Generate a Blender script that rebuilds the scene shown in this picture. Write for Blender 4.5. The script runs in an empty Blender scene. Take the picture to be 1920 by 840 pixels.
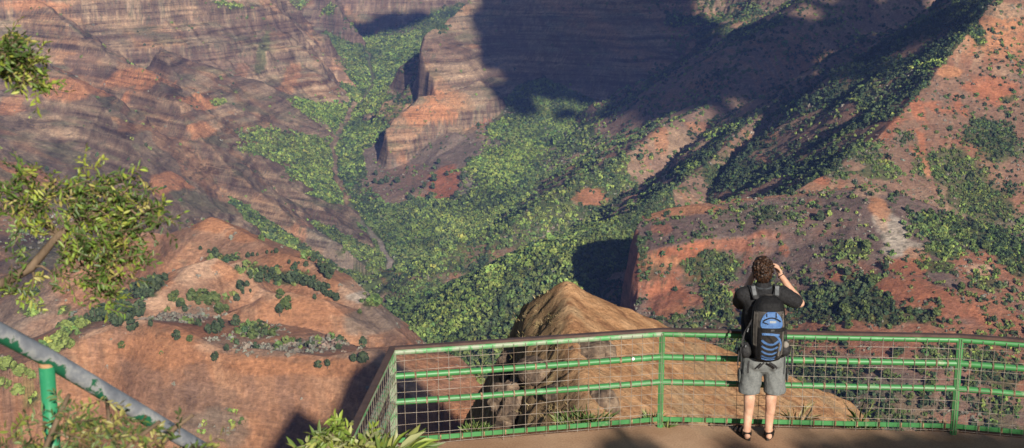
TERR_RES = (1500, 950); DENS = 0.75; HAZE = 0.00004; ZTOP = 95.0; ZBOT = -1400.0
import bpy, bmesh, math, random
import numpy as np
from mathutils import Vector, Matrix
rng = np.random.default_rng(7)
random.seed(7)
scene = bpy.context.scene
COL = scene.collection

# ------------------------------------------------------------------ camera
PITCH, FPX, CAMZ = math.radians(13.4), 2700.0, 5.0
cp, sp = math.cos(PITCH), math.sin(PITCH)

def at(u, v, D):
    """point of the place seen at photo pixel (u, v), D metres ahead of the camera"""
    a = (u - 960) / FPX; b = (v - 420) / FPX
    dy = cp - b * sp; dz = -sp - b * cp
    s = D / dy
    return np.array((a * s, D, CAMZ + dz * s))

def on_z(u, v, z):
    a = (u - 960) / FPX; b = (v - 420) / FPX
    s = (z - CAMZ) / (-sp - b * cp)
    return np.array((a * s, (cp - b * sp) * s, z))

cam_d = bpy.data.cameras.new('camera'); cam = bpy.data.objects.new('photo_camera', cam_d)
COL.objects.link(cam); scene.camera = cam
cam.location = (0, 0, CAMZ); cam.rotation_euler = (math.pi / 2 - PITCH, 0, 0)
cam_d.sensor_width = 36; cam_d.lens = FPX / 1920 * 36
cam_d.clip_start = 0.1; cam_d.clip_end = 20000
cam_d.dof.use_dof = True; cam_d.dof.focus_distance = 22; cam_d.dof.aperture_fstop = 6.3

# ------------------------------------------------------------------ light
SUN_AZ, SUN_EL = math.radians(16.5), math.radians(22)      # sun behind the camera, to the right
S = np.array((math.sin(SUN_AZ) * math.cos(SUN_EL), -math.cos(SUN_AZ) * math.cos(SUN_EL), math.sin(SUN_EL)))  # towards the sun
sl = bpy.data.lights.new('sun', 'SUN'); sl.energy = 5.0; sl.angle = math.radians(0.53); sl.color = (1.0, 0.92, 0.80)
so = bpy.data.objects.new('sun', sl); COL.objects.link(so)
so.rotation_euler = Vector(S).to_track_quat('Z', 'Y').to_euler(); so.location = (60, -200, 300)
w = bpy.data.worlds.new('World'); scene.world = w; w.use_nodes = True
nt = w.node_tree; bg = nt.nodes['Background']
sk = nt.nodes.new('ShaderNodeTexSky'); sk.sky_type = 'NISHITA'; sk.sun_disc = False
sk.sun_elevation = SUN_EL; sk.sun_rotation = math.pi - SUN_AZ; sk.altitude = 900; sk.air_density = 1.0; sk.dust_density = 0.6
nt.links.new(sk.outputs[0], bg.inputs[0]); bg.inputs[1].default_value = 0.05
vs = scene.view_settings; vs.view_transform = 'Standard'; vs.look = 'None'; vs.gamma = 1; vs.exposure = 0.75
vs.use_curve_mapping = False
scene.cycles.max_bounces = 5; scene.cycles.diffuse_bounces = 2; scene.cycles.transparent_max_bounces = 6
scene.cycles.volume_bounces = 0; scene.cycles.use_denoising = True

# ------------------------------------------------------------------ helpers
def link(name, me, mats, parent=None, loc=None):
    o = bpy.data.objects.new(name, me); COL.objects.link(o)
    for m in (mats if isinstance(mats, (list, tuple)) else [mats]):
        if m is not None and m.name not in [q.name for q in me.materials if q]: me.materials.append(m)
    if parent is not None: o.parent = parent
    if loc is not None: o.location = loc
    return o

def tag(o, label=None, cat=None, group=None, kind=None):
    if label: o['label'] = label
    if cat: o['category'] = cat
    if group: o['group'] = group
    if kind: o['kind'] = kind
    return o

def thing(name, label, cat, loc=(0, 0, 0), rz=0, group=None):
    o = bpy.data.objects.new(name, None); COL.objects.link(o)
    o.location = loc; o.rotation_euler = (0, 0, rz); o.empty_display_size = .2
    return tag(o, label, cat, group)

def mesh_np(name, V, F, smooth=False, attrs=None):
    """mesh from numpy arrays; F is (n,3) or (n,4); attrs: name -> (n,3) colours per vertex"""
    V = np.asarray(V, np.float32); F = np.asarray(F, np.int32); k = F.shape[1]
    me = bpy.data.meshes.new(name)
    me.vertices.add(len(V)); me.vertices.foreach_set('co', V.ravel())
    me.loops.add(F.size); me.loops.foreach_set('vertex_index', F.ravel())
    me.polygons.add(len(F)); me.polygons.foreach_set('loop_start', np.arange(0, F.size, k, dtype=np.int32))
    if smooth: me.polygons.foreach_set('use_smooth', np.ones(len(F), bool))
    for n, A in (attrs or {}).items():
        A = np.asarray(A, np.float32)
        if A.ndim == 1:
            at_ = me.attributes.new(n, 'FLOAT', 'POINT'); at_.data.foreach_set('value', A)
        else:
            at_ = me.attributes.new(n, 'FLOAT_COLOR', 'POINT')
            at_.data.foreach_set('color', np.concatenate([A, np.ones((len(A), 1), np.float32)], 1).ravel())
    me.update(calc_edges=True)
    return me

_T = np.random.default_rng(3).random((256, 256)).astype(np.float32) * 2 - 1
def vn(x, y):
    xi = np.floor(x); yi = np.floor(y); fx = (x - xi).astype(np.float32); fy = (y - yi).astype(np.float32)
    xi = xi.astype(np.int64) & 255; yi = yi.astype(np.int64) & 255; x1 = (xi + 1) & 255; y1 = (yi + 1) & 255
    fx = fx * fx * (3 - 2 * fx); fy = fy * fy * (3 - 2 * fy)
    a = _T[yi, xi]; b = _T[yi, x1]; c = _T[y1, xi]; d = _T[y1, x1]
    return a + (b - a) * fx + (c - a + (a - b - c + d) * fx) * fy
def fbm(x, y, o=4, g=.5, seed=0):
    s = 0; am = 1.; n = 0
    for i in range(o):
        s = s + am * vn(x + seed * 17.3 + i * 5.7, y + seed * 9.1 + i * 3.3); n += am; am *= g; x = x * 2.03; y = y * 2.03
    return s / n
def ridged(x, y, o=3, seed=0):
    s = 0; am = 1.; n = 0
    for i in range(o):
        s = s + am * (1 - np.abs(vn(x + seed * 11.9 + i * 4.1, y + seed * 7.7 + i))*2.0); n += am; am *= .5; x = x * 2.1; y = y * 2.1
    return s / n
def sm(a, b, x):
    t = np.clip((x - a) / (b - a), 0, 1); return t * t * (3 - 2 * t)

def N(nt, kind, **kw):
    n = nt.nodes.new(kind)
    for k, v in kw.items(): setattr(n, k, v)
    return n
def new_mat(name):
    m = bpy.data.materials.new(name); m.use_nodes = True
    nt = m.node_tree; b = nt.nodes['Principled BSDF']
    b.inputs['Roughness'].default_value = .85; b.inputs['Specular IOR Level'].default_value = .25
    return m, nt, b
def srgb(r, g, b):
    f = lambda c: (c / 255 / 12.92) if c < 11 else ((c / 255 + .055) / 1.055) ** 2.4
    return (f(r), f(g), f(b))
def noisy(name, c1, c2, scale=8, rough=.8, detail=6, bump=0, spec=.25, c3=None, stretch=(1, 1, 1), lo=.35, hi=.65, metal=0):
    """a surface of two or three colours mottled by noise, with a little bump"""
    m, nt, b = new_mat(name)
    tc = N(nt, 'ShaderNodeTexCoord'); mp = N(nt, 'ShaderNodeMapping'); mp.inputs['Scale'].default_value = stretch
    nz = N(nt, 'ShaderNodeTexNoise'); nz.inputs['Scale'].default_value = scale; nz.inputs['Detail'].default_value = detail
    nz.inputs['Roughness'].default_value = .65
    cr = N(nt, 'ShaderNodeValToRGB'); cr.color_ramp.elements[0].position = lo; cr.color_ramp.elements[1].position = hi
    cr.color_ramp.elements[0].color = (*c1, 1); cr.color_ramp.elements[1].color = (*c2, 1)
    if c3:
        e = cr.color_ramp.elements.new((lo + hi) / 2); e.color = (*c3, 1)
    L = nt.links.new
    L(tc.outputs['Object'], mp.inputs[0]); L(mp.outputs[0], nz.inputs['Vector']); L(nz.outputs['Fac'], cr.inputs[0]); L(cr.outputs[0], b.inputs['Base Color'])
    b.inputs['Roughness'].default_value = rough; b.inputs['Specular IOR Level'].default_value = spec; b.inputs['Metallic'].default_value = metal
    if bump:
        bp = N(nt, 'ShaderNodeBump'); bp.inputs['Strength'].default_value = bump; bp.inputs['Distance'].default_value = .02
        L(nz.outputs['Fac'], bp.inputs['Height']); L(bp.outputs[0], b.inputs['Normal'])
    return m
# ------------------------------------------------------------------ canyon terrain
# each ridge: crest points, fall to the left of the crest direction, fall to its right (distance, drop tables), gully depth, terrace strength
def prof(tab, d):
    xs = [p[0] for p in tab]; ys = [p[1] for p in tab]
    s = (ys[-1] - ys[-2]) / (xs[-1] - xs[-2])
    return np.interp(d, xs, ys) + np.maximum(d - xs[-1], 0) * s
def A(*pts): return [at(*p) for p in pts]
LAY = [(0, 0), (40, 55), (75, 70), (95, 115), (150, 150), (168, 195), (240, 240), (255, 275), (420, 370), (900, 640)]
TAL = [(0, 0), (10, 4), (60, 34), (200, 128), (600, 400)]
SOFT = [(0, 0), (20, 4), (80, 34), (300, 170), (700, 400)]
HILL = [(0, 0), (7, 3), (34, 17), (110, 62), (600, 400)]
RIDGES = dict(
    wall=(A((-900, -140, 2700), (-200, -150, 3000), (200, -140, 3200), (430, -110, 3450), (560, 20, 3600)), LAY, LAY, 16, 1),
    wall_end=(A((470, -60, 3420), (560, 48, 3480), (630, 118, 3440), (682, 172, 3400)), LAY, LAY, 10, 1),
    far_wall=(A((300, -140, 4300), (620, -120, 4350), (900, -110, 4300), (1200, -150, 4300)), LAY, LAY, 22, 1),
    far_spur=(A((600, -60, 4250), (640, 30, 4020), (672, 62, 3930)), LAY, LAY, 12, 1),
    spur_back=(A((300, 90, 2920), (345, 160, 2700), (375, 176, 2650), (408, 236, 2600), (480, 290, 2500), (560, 358, 2400), (640, 420, 2300), (738, 492, 2180)),
               [(0, 0), (30, 14), (300, 130), (600, 320)], LAY, 5, 1),
    spur_mid=(A((40, -20, 3000), (210, 108, 2760), (270, 128, 2650), (325, 186, 2520), (350, 232, 2450), (440, 328, 2320), (560, 420, 2180), (640, 462, 2120)), TAL, LAY, 6, 1),
    spur_near=(A((-160, 20, 2800), (50, 100, 2600), (130, 145, 2480), (195, 200, 2380), (270, 300, 2180), (345, 398, 1980), (420, 440, 1820), (470, 470, 1700)), TAL, LAY, 5, 1),
    spur_left=(A((-500, 60, 2500), (-200, 190, 2200), (-60, 280, 1950), (20, 400, 1700), (40, 500, 1500), (70, 590, 1300)), SOFT, SOFT, 10, .7),
    hill_back=(A((240, 430, 1330), (310, 440, 1310), (400, 408, 1280), (450, 430, 1260), (520, 470, 1200), (570, 486, 1170), (620, 522, 1130), (680, 562, 1090), (740, 612, 1040), (788, 642, 1000)), HILL, HILL, 10, .3),
    hump=(A((150, 612, 1030), (255, 572, 1060), (330, 520, 1090), (352, 496, 1110), (400, 482, 1130), (452, 508, 1130), (490, 540, 1120)), HILL, HILL, 8, .1),
    ledge=(A((470, 570, 1060), (500, 550, 1060), (540, 545, 1060), (610, 560, 1050), (650, 592, 1035)), HILL, [(0, 0), (6, 3), (22, 20), (40, 34), (150, 80), (600, 420)], 4, .3),
    bluff=(A((120, 650, 930), (175, 615, 940), (235, 600, 940), (270, 600, 935), (330, 612, 915), (420, 652, 890), (480, 655, 880), (540, 662, 872), (610, 672, 860), (690, 658, 850), (738, 690, 830), (800, 745, 800)),
           [(0, 0), (60, 16), (120, 32), (300, 150), (600, 400)], [(0, 0), (6, 2), (14, 12), (40, 50), (70, 92), (200, 200), (600, 480)], 6, .5),
    butte=(A((1100, -110, 3300), (980, -60, 3260), (880, 2, 3200), (832, 44, 3100), (800, 62, 3000), (786, 100, 2960)),
           [(0, 0), (30, 30), (70, 44), (140, 110), (400, 250), (900, 460)], [(0, 0), (8, 12), (20, 95), (60, 125), (80, 165), (400, 340)], 10, 1),
    butte_foot=(A((900, 150, 2880), (850, 172, 2850), (790, 180, 2830), (745, 218, 2790), (722, 246, 2750)),
                [(0, 0), (30, 18), (50, 36), (62, 82), (200, 140), (500, 260), (900, 430)], [(0, 0), (20, 14), (34, 78), (200, 180), (600, 380)], 8, .8),
    butte_talus=(A((850, 250, 2760), (800, 310, 2660), (775, 392, 2500)), [(0, 0), (40, 8), (150, 62), (300, 140)], [(0, 0), (40, 8), (120, 52), (300, 140)], 9, .1),
    back_face=(A((880, 0, 3200), (1000, -90, 3350), (1200, -120, 3350), (1420, -110, 3250), (1600, -120, 3000), (2000, -150, 2900)), LAY,
               [(0, 0), (60, 70), (110, 90), (150, 150), (260, 200), (300, 240), (600, 340), (900, 420), (1400, 560)], 22, .7),
    ridge_far=(A((1640, -90, 2700), (1530, -10, 2600), (1440, 58, 2480), (1350, 178, 2350), (1300, 214, 2250), (1232, 243, 2150), (1165, 296, 2100), (1065, 348, 2050), (965, 408, 2000), (880, 446, 2000)),
               [(0, 0), (8, 2), (60, 30), (300, 170), (800, 420)], [(0, 0), (8, 2), (60, 30), (300, 150), (800, 380)], 14, .3),
    ridge_gully=(A((1640, 60, 2250), (1560, 110, 2150), (1460, 188, 2000), (1400, 235, 1900), (1350, 280, 1820), (1280, 340, 1720), (1236, 372, 1650), (1205, 402, 1600)),
                 [(0, 0), (10, 3), (60, 22), (150, 56), (300, 116), (600, 270)], TAL, 16, .2),
    ridge_red=(A((2050, -160, 1900), (1900, -45, 1700), (1825, 48, 1600), (1740, 160, 1500), (1650, 258, 1420), (1560, 320, 1350), (1505, 350, 1320)),
               [(0, 0), (10, 3), (60, 26), (200, 94), (500, 240), (900, 500)], [(0, 0), (6, 3), (40, 23), (140, 84), (300, 190), (600, 400)], 12, .1),
    shelf=(A((1215, 400, 1600), (1130, 440, 1500), (1104, 500, 1420), (1096, 560, 1340), (1090, 640, 1250)), [(0, 0), (20, 4), (100, 40), (400, 200)], [(0, 0), (20, 4), (100, 36), (400, 190)], 6, .1),
    bench=(A((1640, 344, 1240), (1500, 360, 1270), (1350, 375, 1290), (1262, 388, 1300), (1204, 404, 1300)),
           [(0, 0), (8, 1.5), (70, 20), (260, 72), (420, 150), (700, 300)], [(0, 0), (10, 6), (60, 50), (300, 240), (600, 420)], 6, .25),
)
STREAM = A((560, 1000, 1450), (640, 800, 1600), (700, 650, 1850), (728, 545, 2050), (737, 490, 2170), (690, 430, 2350), (632, 362, 2600), (622, 290, 2850), (640, 240, 3050), (700, 160, 3450), (690, 100, 3800), (660, 60, 4150))
SIDE = A((1230, 215, 2950), (1100, 290, 2650), (950, 340, 2450), (820, 410, 2300), (700, 432, 2330))

def polyline(X, Y, P):
    """distance to a polyline, side (+1 left of its direction), height on it, length along it (blended where two stretches are equally near)"""
    P = np.array(P, np.float64); n = len(P); L0 = 0.
    best = np.full(X.shape, 1e18, np.float32); side = np.zeros(X.shape, np.float32); rec = []
    for i in range(n - 1):
        ax, ay, az = P[i]; bx, by, bz = P[i + 1]; ex, ey = bx - ax, by - ay; l2 = ex * ex + ey * ey; l = math.sqrt(l2)
        px = X - ax; py = Y - ay
        t = np.clip((px * ex + py * ey) / l2, 0, 1)
        qx = px - t * ex; qy = py - t * ey; d2 = qx * qx + qy * qy
        tl = L0 + t * l
        if i == 0 or i == n - 2:
            dot = (qx * ex + qy * ey) / (l * np.sqrt(d2) + 1e-3)      # fan round the end of the crest
            if i == n - 2: tl = tl + np.where(t >= 1, np.arcsin(np.clip(dot, 0, 1)) * 60, 0)
            if i == 0: tl = tl + np.where(t <= 0, np.arcsin(np.clip(dot, -1, 0)) * 60, 0)
        k = d2 < best
        side = np.where(k, np.sign(ex * py - ey * px), side); best = np.minimum(best, d2)
        rec.append((np.sqrt(d2).astype(np.float32), (az + t * (bz - az)).astype(np.float32), tl.astype(np.float32)))
        L0 += l
    best = np.sqrt(best); sw = 0; zc = 0; tt = 0; soft = 3 + .09 * best
    for d, z, tl in rec:
        w = np.exp(-(d - best) / soft); sw = sw + w; zc = zc + w * z; tt = tt + w * tl
    return best, side, zc / sw, tt / sw

_e0 = at(1204, 404, 1320); _e1 = at(1186, 640, 900)
END = [(0, 0), (5, 18), (14, 90), (40, 150), (200, 330), (500, 480)]
_c0 = at(1100, 490, 1235); _c1 = at(1420, 490, 1215)
CUTS = dict(bench=[((_e1[0], _e1[1]), (_e0[0], _e0[1]), END, None),
                   ((_c1[0], _c1[1]), (_c0[0], _c0[1]), [(0, 0), (5, 8), (22, 32), (60, 34), (900, 34)], (110, 330))],
            butte=[((-158, 2880), (-222, 3080), [(0, 0), (7, 30), (22, 105), (40, 118), (200, 260)], None)],
            butte_foot=[((-232, 2700), (-262, 2900), [(0, 0), (6, 22), (14, 42), (200, 190)], None)],
            hill_back=[((-105, 1090), (-32, 880), [(0, 0), (40, 22), (150, 130), (400, 300)], None)],
            bluff=[((-105, 1090), (-32, 880), [(0, 0), (40, 22), (150, 130), (400, 300)], None)],
            ledge=[((-105, 1090), (-32, 880), [(0, 0), (40, 22), (150, 130), (400, 300)], None)])
NAMES = list(RIDGES)
def height(X, Y, detail=True):
    X = X.astype(np.float32); Y = Y.astype(np.float32)
    wx = fbm(X / 130, Y / 130, 3, seed=1) * 7 + fbm(X / 30, Y / 30, 2, seed=5) * 3
    wy = fbm(X / 130, Y / 130, 3, seed=2) * 7 + fbm(X / 30, Y / 30, 2, seed=6) * 3
    sc = np.clip(Y / 2400, .25, 1)
    Xw = X + wx * sc; Yw = Y + wy * sc
    d, s, z, t = polyline(Xw, Yw, STREAM)
    H = z + np.where(s > 0, .30, .26) * np.clip(d - 12, 0, 1500) * np.minimum(1, .5 + d / 400) + np.minimum(d, 12) * .15
    H = np.minimum(H, 10)
    ID = np.zeros(X.shape, np.int8); TER = np.zeros(X.shape, np.float32)
    d, s, z, t = polyline(Xw, Yw, SIDE)
    h2 = z + .30 * np.maximum(d - 20, 0)
    H = np.minimum(H, np.maximum(h2, -630)); ID[h2 <= H] = 0
    crest = np.full(X.shape, 999., np.float32)
    Xf, Yf, Hf, If, Tf, Cf = Xw.ravel(), Yw.ravel(), H.ravel(), ID.ravel(), TER.ravel(), crest.ravel()
    for k, nm in enumerate(NAMES):
        P, tl, tr, gd, ter = RIDGES[nm]
        Pa = np.array(P); reach = 700 if Pa[:, 1].mean() < 2200 else 1000
        ix = np.nonzero((Xf > Pa[:, 0].min() - reach) & (Xf < Pa[:, 0].max() + reach) & (Yf > Pa[:, 1].min() - reach) & (Yf < Pa[:, 1].max() + reach))[0]
        if len(ix) == 0: continue
        xw, yw = Xf[ix], Yf[ix]
        d, s, z, t = polyline(xw, yw, P)
        kk = np.nonzero(z - np.minimum(prof(tl, d * .9), prof(tr, d * .9)) + gd + 5 > Hf[ix])[0]
        ix, xw, yw, d, s, z, t = ix[kk], xw[kk], yw[kk], d[kk], s[kk], z[kk], t[kk]
        g = ridged(t / 95 + d / 900, d / 420 + k * 3.1, 3, seed=k + 3) * .6 + ridged(t / 28, d / 260, 3, seed=k + 40) * .4 if detail else 0
        gm = np.clip(d / 70, 0, 1)
        dd = d * (1 + .10 * fbm(xw / 70, yw / 70, 2, seed=k + 20))
        h = z - np.where(s > 0, prof(tl, dd), prof(tr, dd)) + (g * gd - gd * .35) * gm
        for c in CUTS.get(nm, ()):                      # a cliff line: the ground left of it drops by the table
            (x0, y0), (x1, y1), tab, fade = c
            l = math.hypot(x1 - x0, y1 - y0); q = ((x1 - x0) * (yw - y0) - (y1 - y0) * (xw - x0)) / l
            f = 1 - sm(fade[0], fade[1], xw) if fade else 1.0
            h = h - np.interp(q + 7 * fbm(xw / 26, yw / 26, 3, seed=60), [p[0] for p in tab], [p[1] for p in tab]) * f
        m = h > Hf[ix]; ix = ix[m]
        Hf[ix] = h[m]; If[ix] = k + 1; Tf[ix] = ter; Cf[ix] = d[m]
    H, ID, TER, crest = Hf.reshape(X.shape), If.reshape(X.shape), Tf.reshape(X.shape), Cf.reshape(X.shape)
    if detail:
        H = H + fbm(X / 45, Y / 45, 4, seed=8) * 3.0 * sc + fbm(X / 9, Y / 9, 3, seed=9) * .7 * sc
        # hard lava layers stand out as steps
        zz = H + fbm(X / 300, Y / 300, 2, seed=12) * 7 + X * .012
        p1 = 34 * np.ones_like(H)
        st = np.sin(zz * 2 * math.pi / 31) * 31 / (2 * math.pi) * .34 + np.sin(zz * 2 * math.pi / 12.7 + 1) * 12.7 / (2 * math.pi) * .55
        TERn = TER * (.7 + .5 * sm(-.3, .3, fbm(X / 170, H / 60, 3, seed=14)))
        H = H - st * TERn
    return H, ID, TER, crest
# ------------------------------------------------------------------ the terrain sheet (a fan of rows that widens with distance)
NR, NC = TERR_RES
Drow = np.exp(np.linspace(math.log(75), math.log(6200), NR))
# finer rows where the canyon walls are
f1 = np.exp(np.linspace(math.log(75), math.log(800), int(NR * .10), endpoint=False))
f2 = np.exp(np.linspace(math.log(800), math.log(3600), int(NR * .78), endpoint=False))
f3 = np.exp(np.linspace(math.log(3600), math.log(6200), NR - len(f1) - len(f2)))
Drow = np.concatenate([f1, f2, f3])
side_c = np.linspace(.40, 1.15, 50)[1:]
acol = np.concatenate([-side_c[::-1], np.linspace(-.40, .40, NC), side_c])
GA, GD = np.meshgrid(acol, Drow)
TX = (GA * GD).astype(np.float32); TY = GD.astype(np.float32)
TH, TID, TTER, TCR = height(TX, TY)
def grid_faces(r, c):
    i = np.arange(r * c, dtype=np.int32).reshape(r, c)
    return np.stack([i[:-1, :-1], i[:-1, 1:], i[1:, 1:], i[1:, :-1]], -1).reshape(-1, 4)
def grid_normals(X, Y, Z):
    P = np.stack([X, Y, Z], -1)
    du = np.gradient(P, axis=1); dv = np.gradient(P, axis=0)
    n = np.cross(du, dv); n /= np.linalg.norm(n, axis=-1, keepdims=True) + 1e-9
    return n
TN = grid_normals(TX, TY, TH)
def sample_h(x, y):
    """height of the built sheet at (x, y) by bilinear look-up"""
    x = np.asarray(x, np.float64); y = np.asarray(y, np.float64)
    fr = np.interp(y, Drow, np.arange(len(Drow))); fc = np.interp(x / y, acol, np.arange(len(acol)))
    r = np.clip(fr.astype(int), 0, len(Drow) - 2); c = np.clip(fc.astype(int), 0, len(acol) - 2); tr = fr - r; tc = fc - c
    return (TH[r, c] * (1 - tr) * (1 - tc) + TH[r, c + 1] * (1 - tr) * tc + TH[r + 1, c] * tr * (1 - tc) + TH[r + 1, c + 1] * tr * tc)
_cast = np.exp(np.linspace(math.log(80), math.log(6000), 5000))
def hit(u, v):
    """where the line of sight through photo pixel (u, v) meets the ground"""
    p = at(u, v, 1.0); dx = p[0]; dz = p[2] - CAMZ
    h = sample_h(dx * _cast, _cast); below = np.nonzero(CAMZ + dz * _cast < h)[0]
    if len(below) == 0: return None
    D = _cast[below[0]]
    return np.array((dx * D, D, h[below[0]]))
# ------------------------------------------------------------------ what the ground is made of
ORANGE, PALE, RED, BROWN, MAUVE, TAN, GREY, CLIFF, GREEN, BRIGHT, WHITE = [np.array(c, np.float32) * (.92, .97, 1.0) for c in (
    (.40, .175, .085), (.50, .30, .19), (.34, .122, .062), (.20, .12, .082), (.165, .105, .085), (.33, .21, .13),
    (.215, .165, .125), (.135, .08, .06), (.075, .095, .035), (.15, .19, .05), (.50, .40, .31))]
IDX = {n: i + 1 for i, n in enumerate(NAMES)}
def ids(*n):
    m = np.zeros(TID.shape, bool)
    for q in n: m |= TID == IDX[q]
    return m
slope = np.sqrt(np.clip(1 - TN[..., 2] ** 2, 0, 1)) / np.clip(np.abs(TN[..., 2]), .05, 1)     # tan of the slope
big = fbm(TX / 190, TY / 190 + TH / 90, 4, seed=21); mid = fbm(TX / 50, TY / 60 + TH / 30, 4, seed=22); fine = fbm(TX / 9, TY / 12 + TH / 5, 3, seed=23)
zz = TH + fbm(TX / 300, TY / 300, 2, seed=12) * 7 + TX * .012
def bands(p, s): return vn(zz / p + s * 7.3, TX / 700 + TY / 900 + s) 
brk = sm(-.35, .15, fbm(TX / 55 + TY / 90, TH / 16, 3, seed=64))
strata = bands(15, 1) * .22 + bands(7.5, 2) * .55 * brk + bands(4, 3) * .55 * (1.1 - brk)
layered = ids('wall', 'wall_end', 'far_wall', 'far_spur', 'spur_back', 'spur_mid', 'spur_near', 'spur_left', 'butte', 'butte_foot', 'back_face')
hills_m = ids('hill_back', 'hump', 'ledge', 'bluff')
floor_m = ((TID == 0) & (TX > -520)) | ids('shelf')
def mix(c, d, k): return c + (d - c) * np.clip(k, 0, 1)[..., None]
C = np.zeros(TH.shape + (3,), np.float32) + BROWN
# layered lava walls
streak = fbm((TX * .9 + TY * .4) / 7, TH / 60, 3, seed=61)
L = np.zeros_like(C) + mix(np.zeros_like(C) + np.array((.195, .132, .098), np.float32), GREY * np.array((.96, .92, .86), np.float32), sm(-.2, .5, big) * .8)
L = mix(L, np.array((.30, .20, .14), np.float32), sm(.06, .26, strata + mid * .18 + streak * .15) * .8)
L = mix(L, np.array((.115, .072, .056), np.float32), sm(.04, .24, -strata + mid * .18 + streak * .2) * .85)
L = mix(L, np.array((.10, .063, .052), np.float32), sm(.9, 2.0, slope) * .75 * sm(-.5, .1, streak))
L = mix(L, ORANGE * .9, sm(.0, .35, big * .8 + mid * .6 - .12) * (1 - sm(.8, 1.5, slope)) * .6 * (1 - sm(25, 120, TCR) * .5))
C = np.where((layered | ((TID == 0) & ~floor_m))[..., None], L, C)
tri = sm(.12, .3, fbm(TX / 120 + TH / 70, TY / 120 - TH / 60, 3, seed=63)) * sm(-.3, .2, strata + .2)
L = mix(L, np.array((.36, .165, .085), np.float32), tri * .38 * (1 - sm(1.2, 2.2, slope)))
L = L * np.array((.96, 1.0, .93), np.float32); L = mix(L, np.array((.135, .13, .075), np.float32), sm(.0, .4, fbm(TX / 70, TY / 70 + TH / 30, 4, seed=65)) * (1 - sm(.7, 1.3, slope)) * .6)
C = np.where((layered | ((TID == 0) & ~floor_m))[..., None], L, C)
# bare orange hills
Hh = np.zeros_like(C) + mix(np.zeros_like(C) + ORANGE * np.array((.92, .95, 1.0), np.float32), BROWN * 1.35, sm(-.1, .5, big + mid * .4) * .6)
Hh = mix(Hh, PALE, sm(.1, .6, mid + (1 - sm(0, 25, TCR)) * .55 - .1) * .65)
Hh = mix(Hh, RED, sm(.2, .5, -mid) * .35)
face = sm(.45, .9, slope)
Hh = mix(Hh, np.array((.33, .165, .09), np.float32), face * .85)
Hh = mix(Hh, np.array((.22, .125, .085), np.float32), face * sm(.0, .5, streak + mid * .5) * .7)
Hh = mix(Hh, np.array((.42, .235, .14), np.float32), face * sm(.1, .5, -streak) * .55)
Hh = mix(Hh, np.array((.22, .12, .075), np.float32), sm(.1, .5, ridged((TX + TY * .3) / 8, TH / 40, 3, seed=66) - .1) * .4 * sm(.25, .6, slope))
Hh = mix(Hh, GREY * .9, sm(70, 190, TCR + mid * 40) * .7)
Hh = mix(Hh, TAN, sm(.15, .5, strata) * .22); Hh = mix(Hh, CLIFF * 1.3, sm(.2, .5, -strata) * .35 * sm(.5, 1.2, slope))
C = np.where(hills_m[..., None], Hh, C)
# valley floor and green ridges
G = mix(np.zeros_like(C) + GREEN, BROWN, sm(.0, .5, mid + big * .4) * .5)
C = np.where(floor_m[..., None], G, C)
R2 = mix(mix(np.zeros_like(C) + BROWN * 1.15, GREEN, sm(-.35, .15, -big - mid * .5) * ((TX < 150) | (TY < 1600))), TAN, sm(.0, .45, mid + streak * .4) * .6)
R2 = mix(R2, ORANGE * .85, sm(.1, .4, streak * .7 + big * .6) * .55)
C = np.where(ids('ridge_far', 'ridge_gully')[..., None], R2, C)
Tl = mix(np.zeros_like(C) + np.array((.175, .13, .10), np.float32), TAN * .8, sm(.1, .5, mid)); Tl = mix(Tl, RED, sm(.2, .45, big + fine * .3) * .6)
C = np.where(ids('butte_talus')[..., None], Tl, C)
d_r, s_r, z_r, t_r = polyline(TX, TY, STREAM)
fanc = floor_m & (TX > -345) & (TX < -40) & (TY > 2470) & (TY < 2900) & (d_r > 55); C = np.where(fanc[..., None], Tl, C)
# red slopes on the right
rills = ridged((TX * .8 - TY * .35) / 11, (TY + TX) / 260, 3, seed=31)
R3 = mix(np.zeros_like(C) + RED * .92, ORANGE * .9, sm(-.2, .5, mid + big * .5))
R3 = mix(R3, BROWN, sm(-.05, .4, fine * .3 - big) * .6); R3 = mix(R3, TAN, sm(.25, .7, rills + mid * .5 - .2) * .4)
R3 = mix(R3, RED * .6, sm(.1, .7, -rills) * .7); R3 = mix(R3, TAN * 1.1, sm(.2, .8, rills) * .35); R3 = mix(R3, BROWN * .95, sm(-.15, .25, fbm(TX / 70, TY / 90, 3, seed=36)) * .65)
dl_, sl2_, zl_, tl_ = polyline(TX, TY, RIDGES['ridge_red'][0]); R3 = mix(R3, BROWN * 1.1, (sl2_ < 0) * sm(4, 25, dl_) * .75)
C = np.where(ids('ridge_red')[..., None], R3, C)
B4 = mix(np.zeros_like(C) + MAUVE, RED * 1.0, sm(.1, .45, mid * .6 + big * .4 - .02 + sm(60, 220, TCR) * .3) * .85)
B4 = mix(B4, ORANGE, (1 - sm(2, 12, TCR)) * .8); B4 = mix(B4, GREY * .8, sm(.1, .5, fine) * .35)
B4 = mix(B4, np.array((.27, .115, .07), np.float32), sm(.9, 1.6, slope))
C = np.where(ids('bench')[..., None], B4, C)

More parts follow.
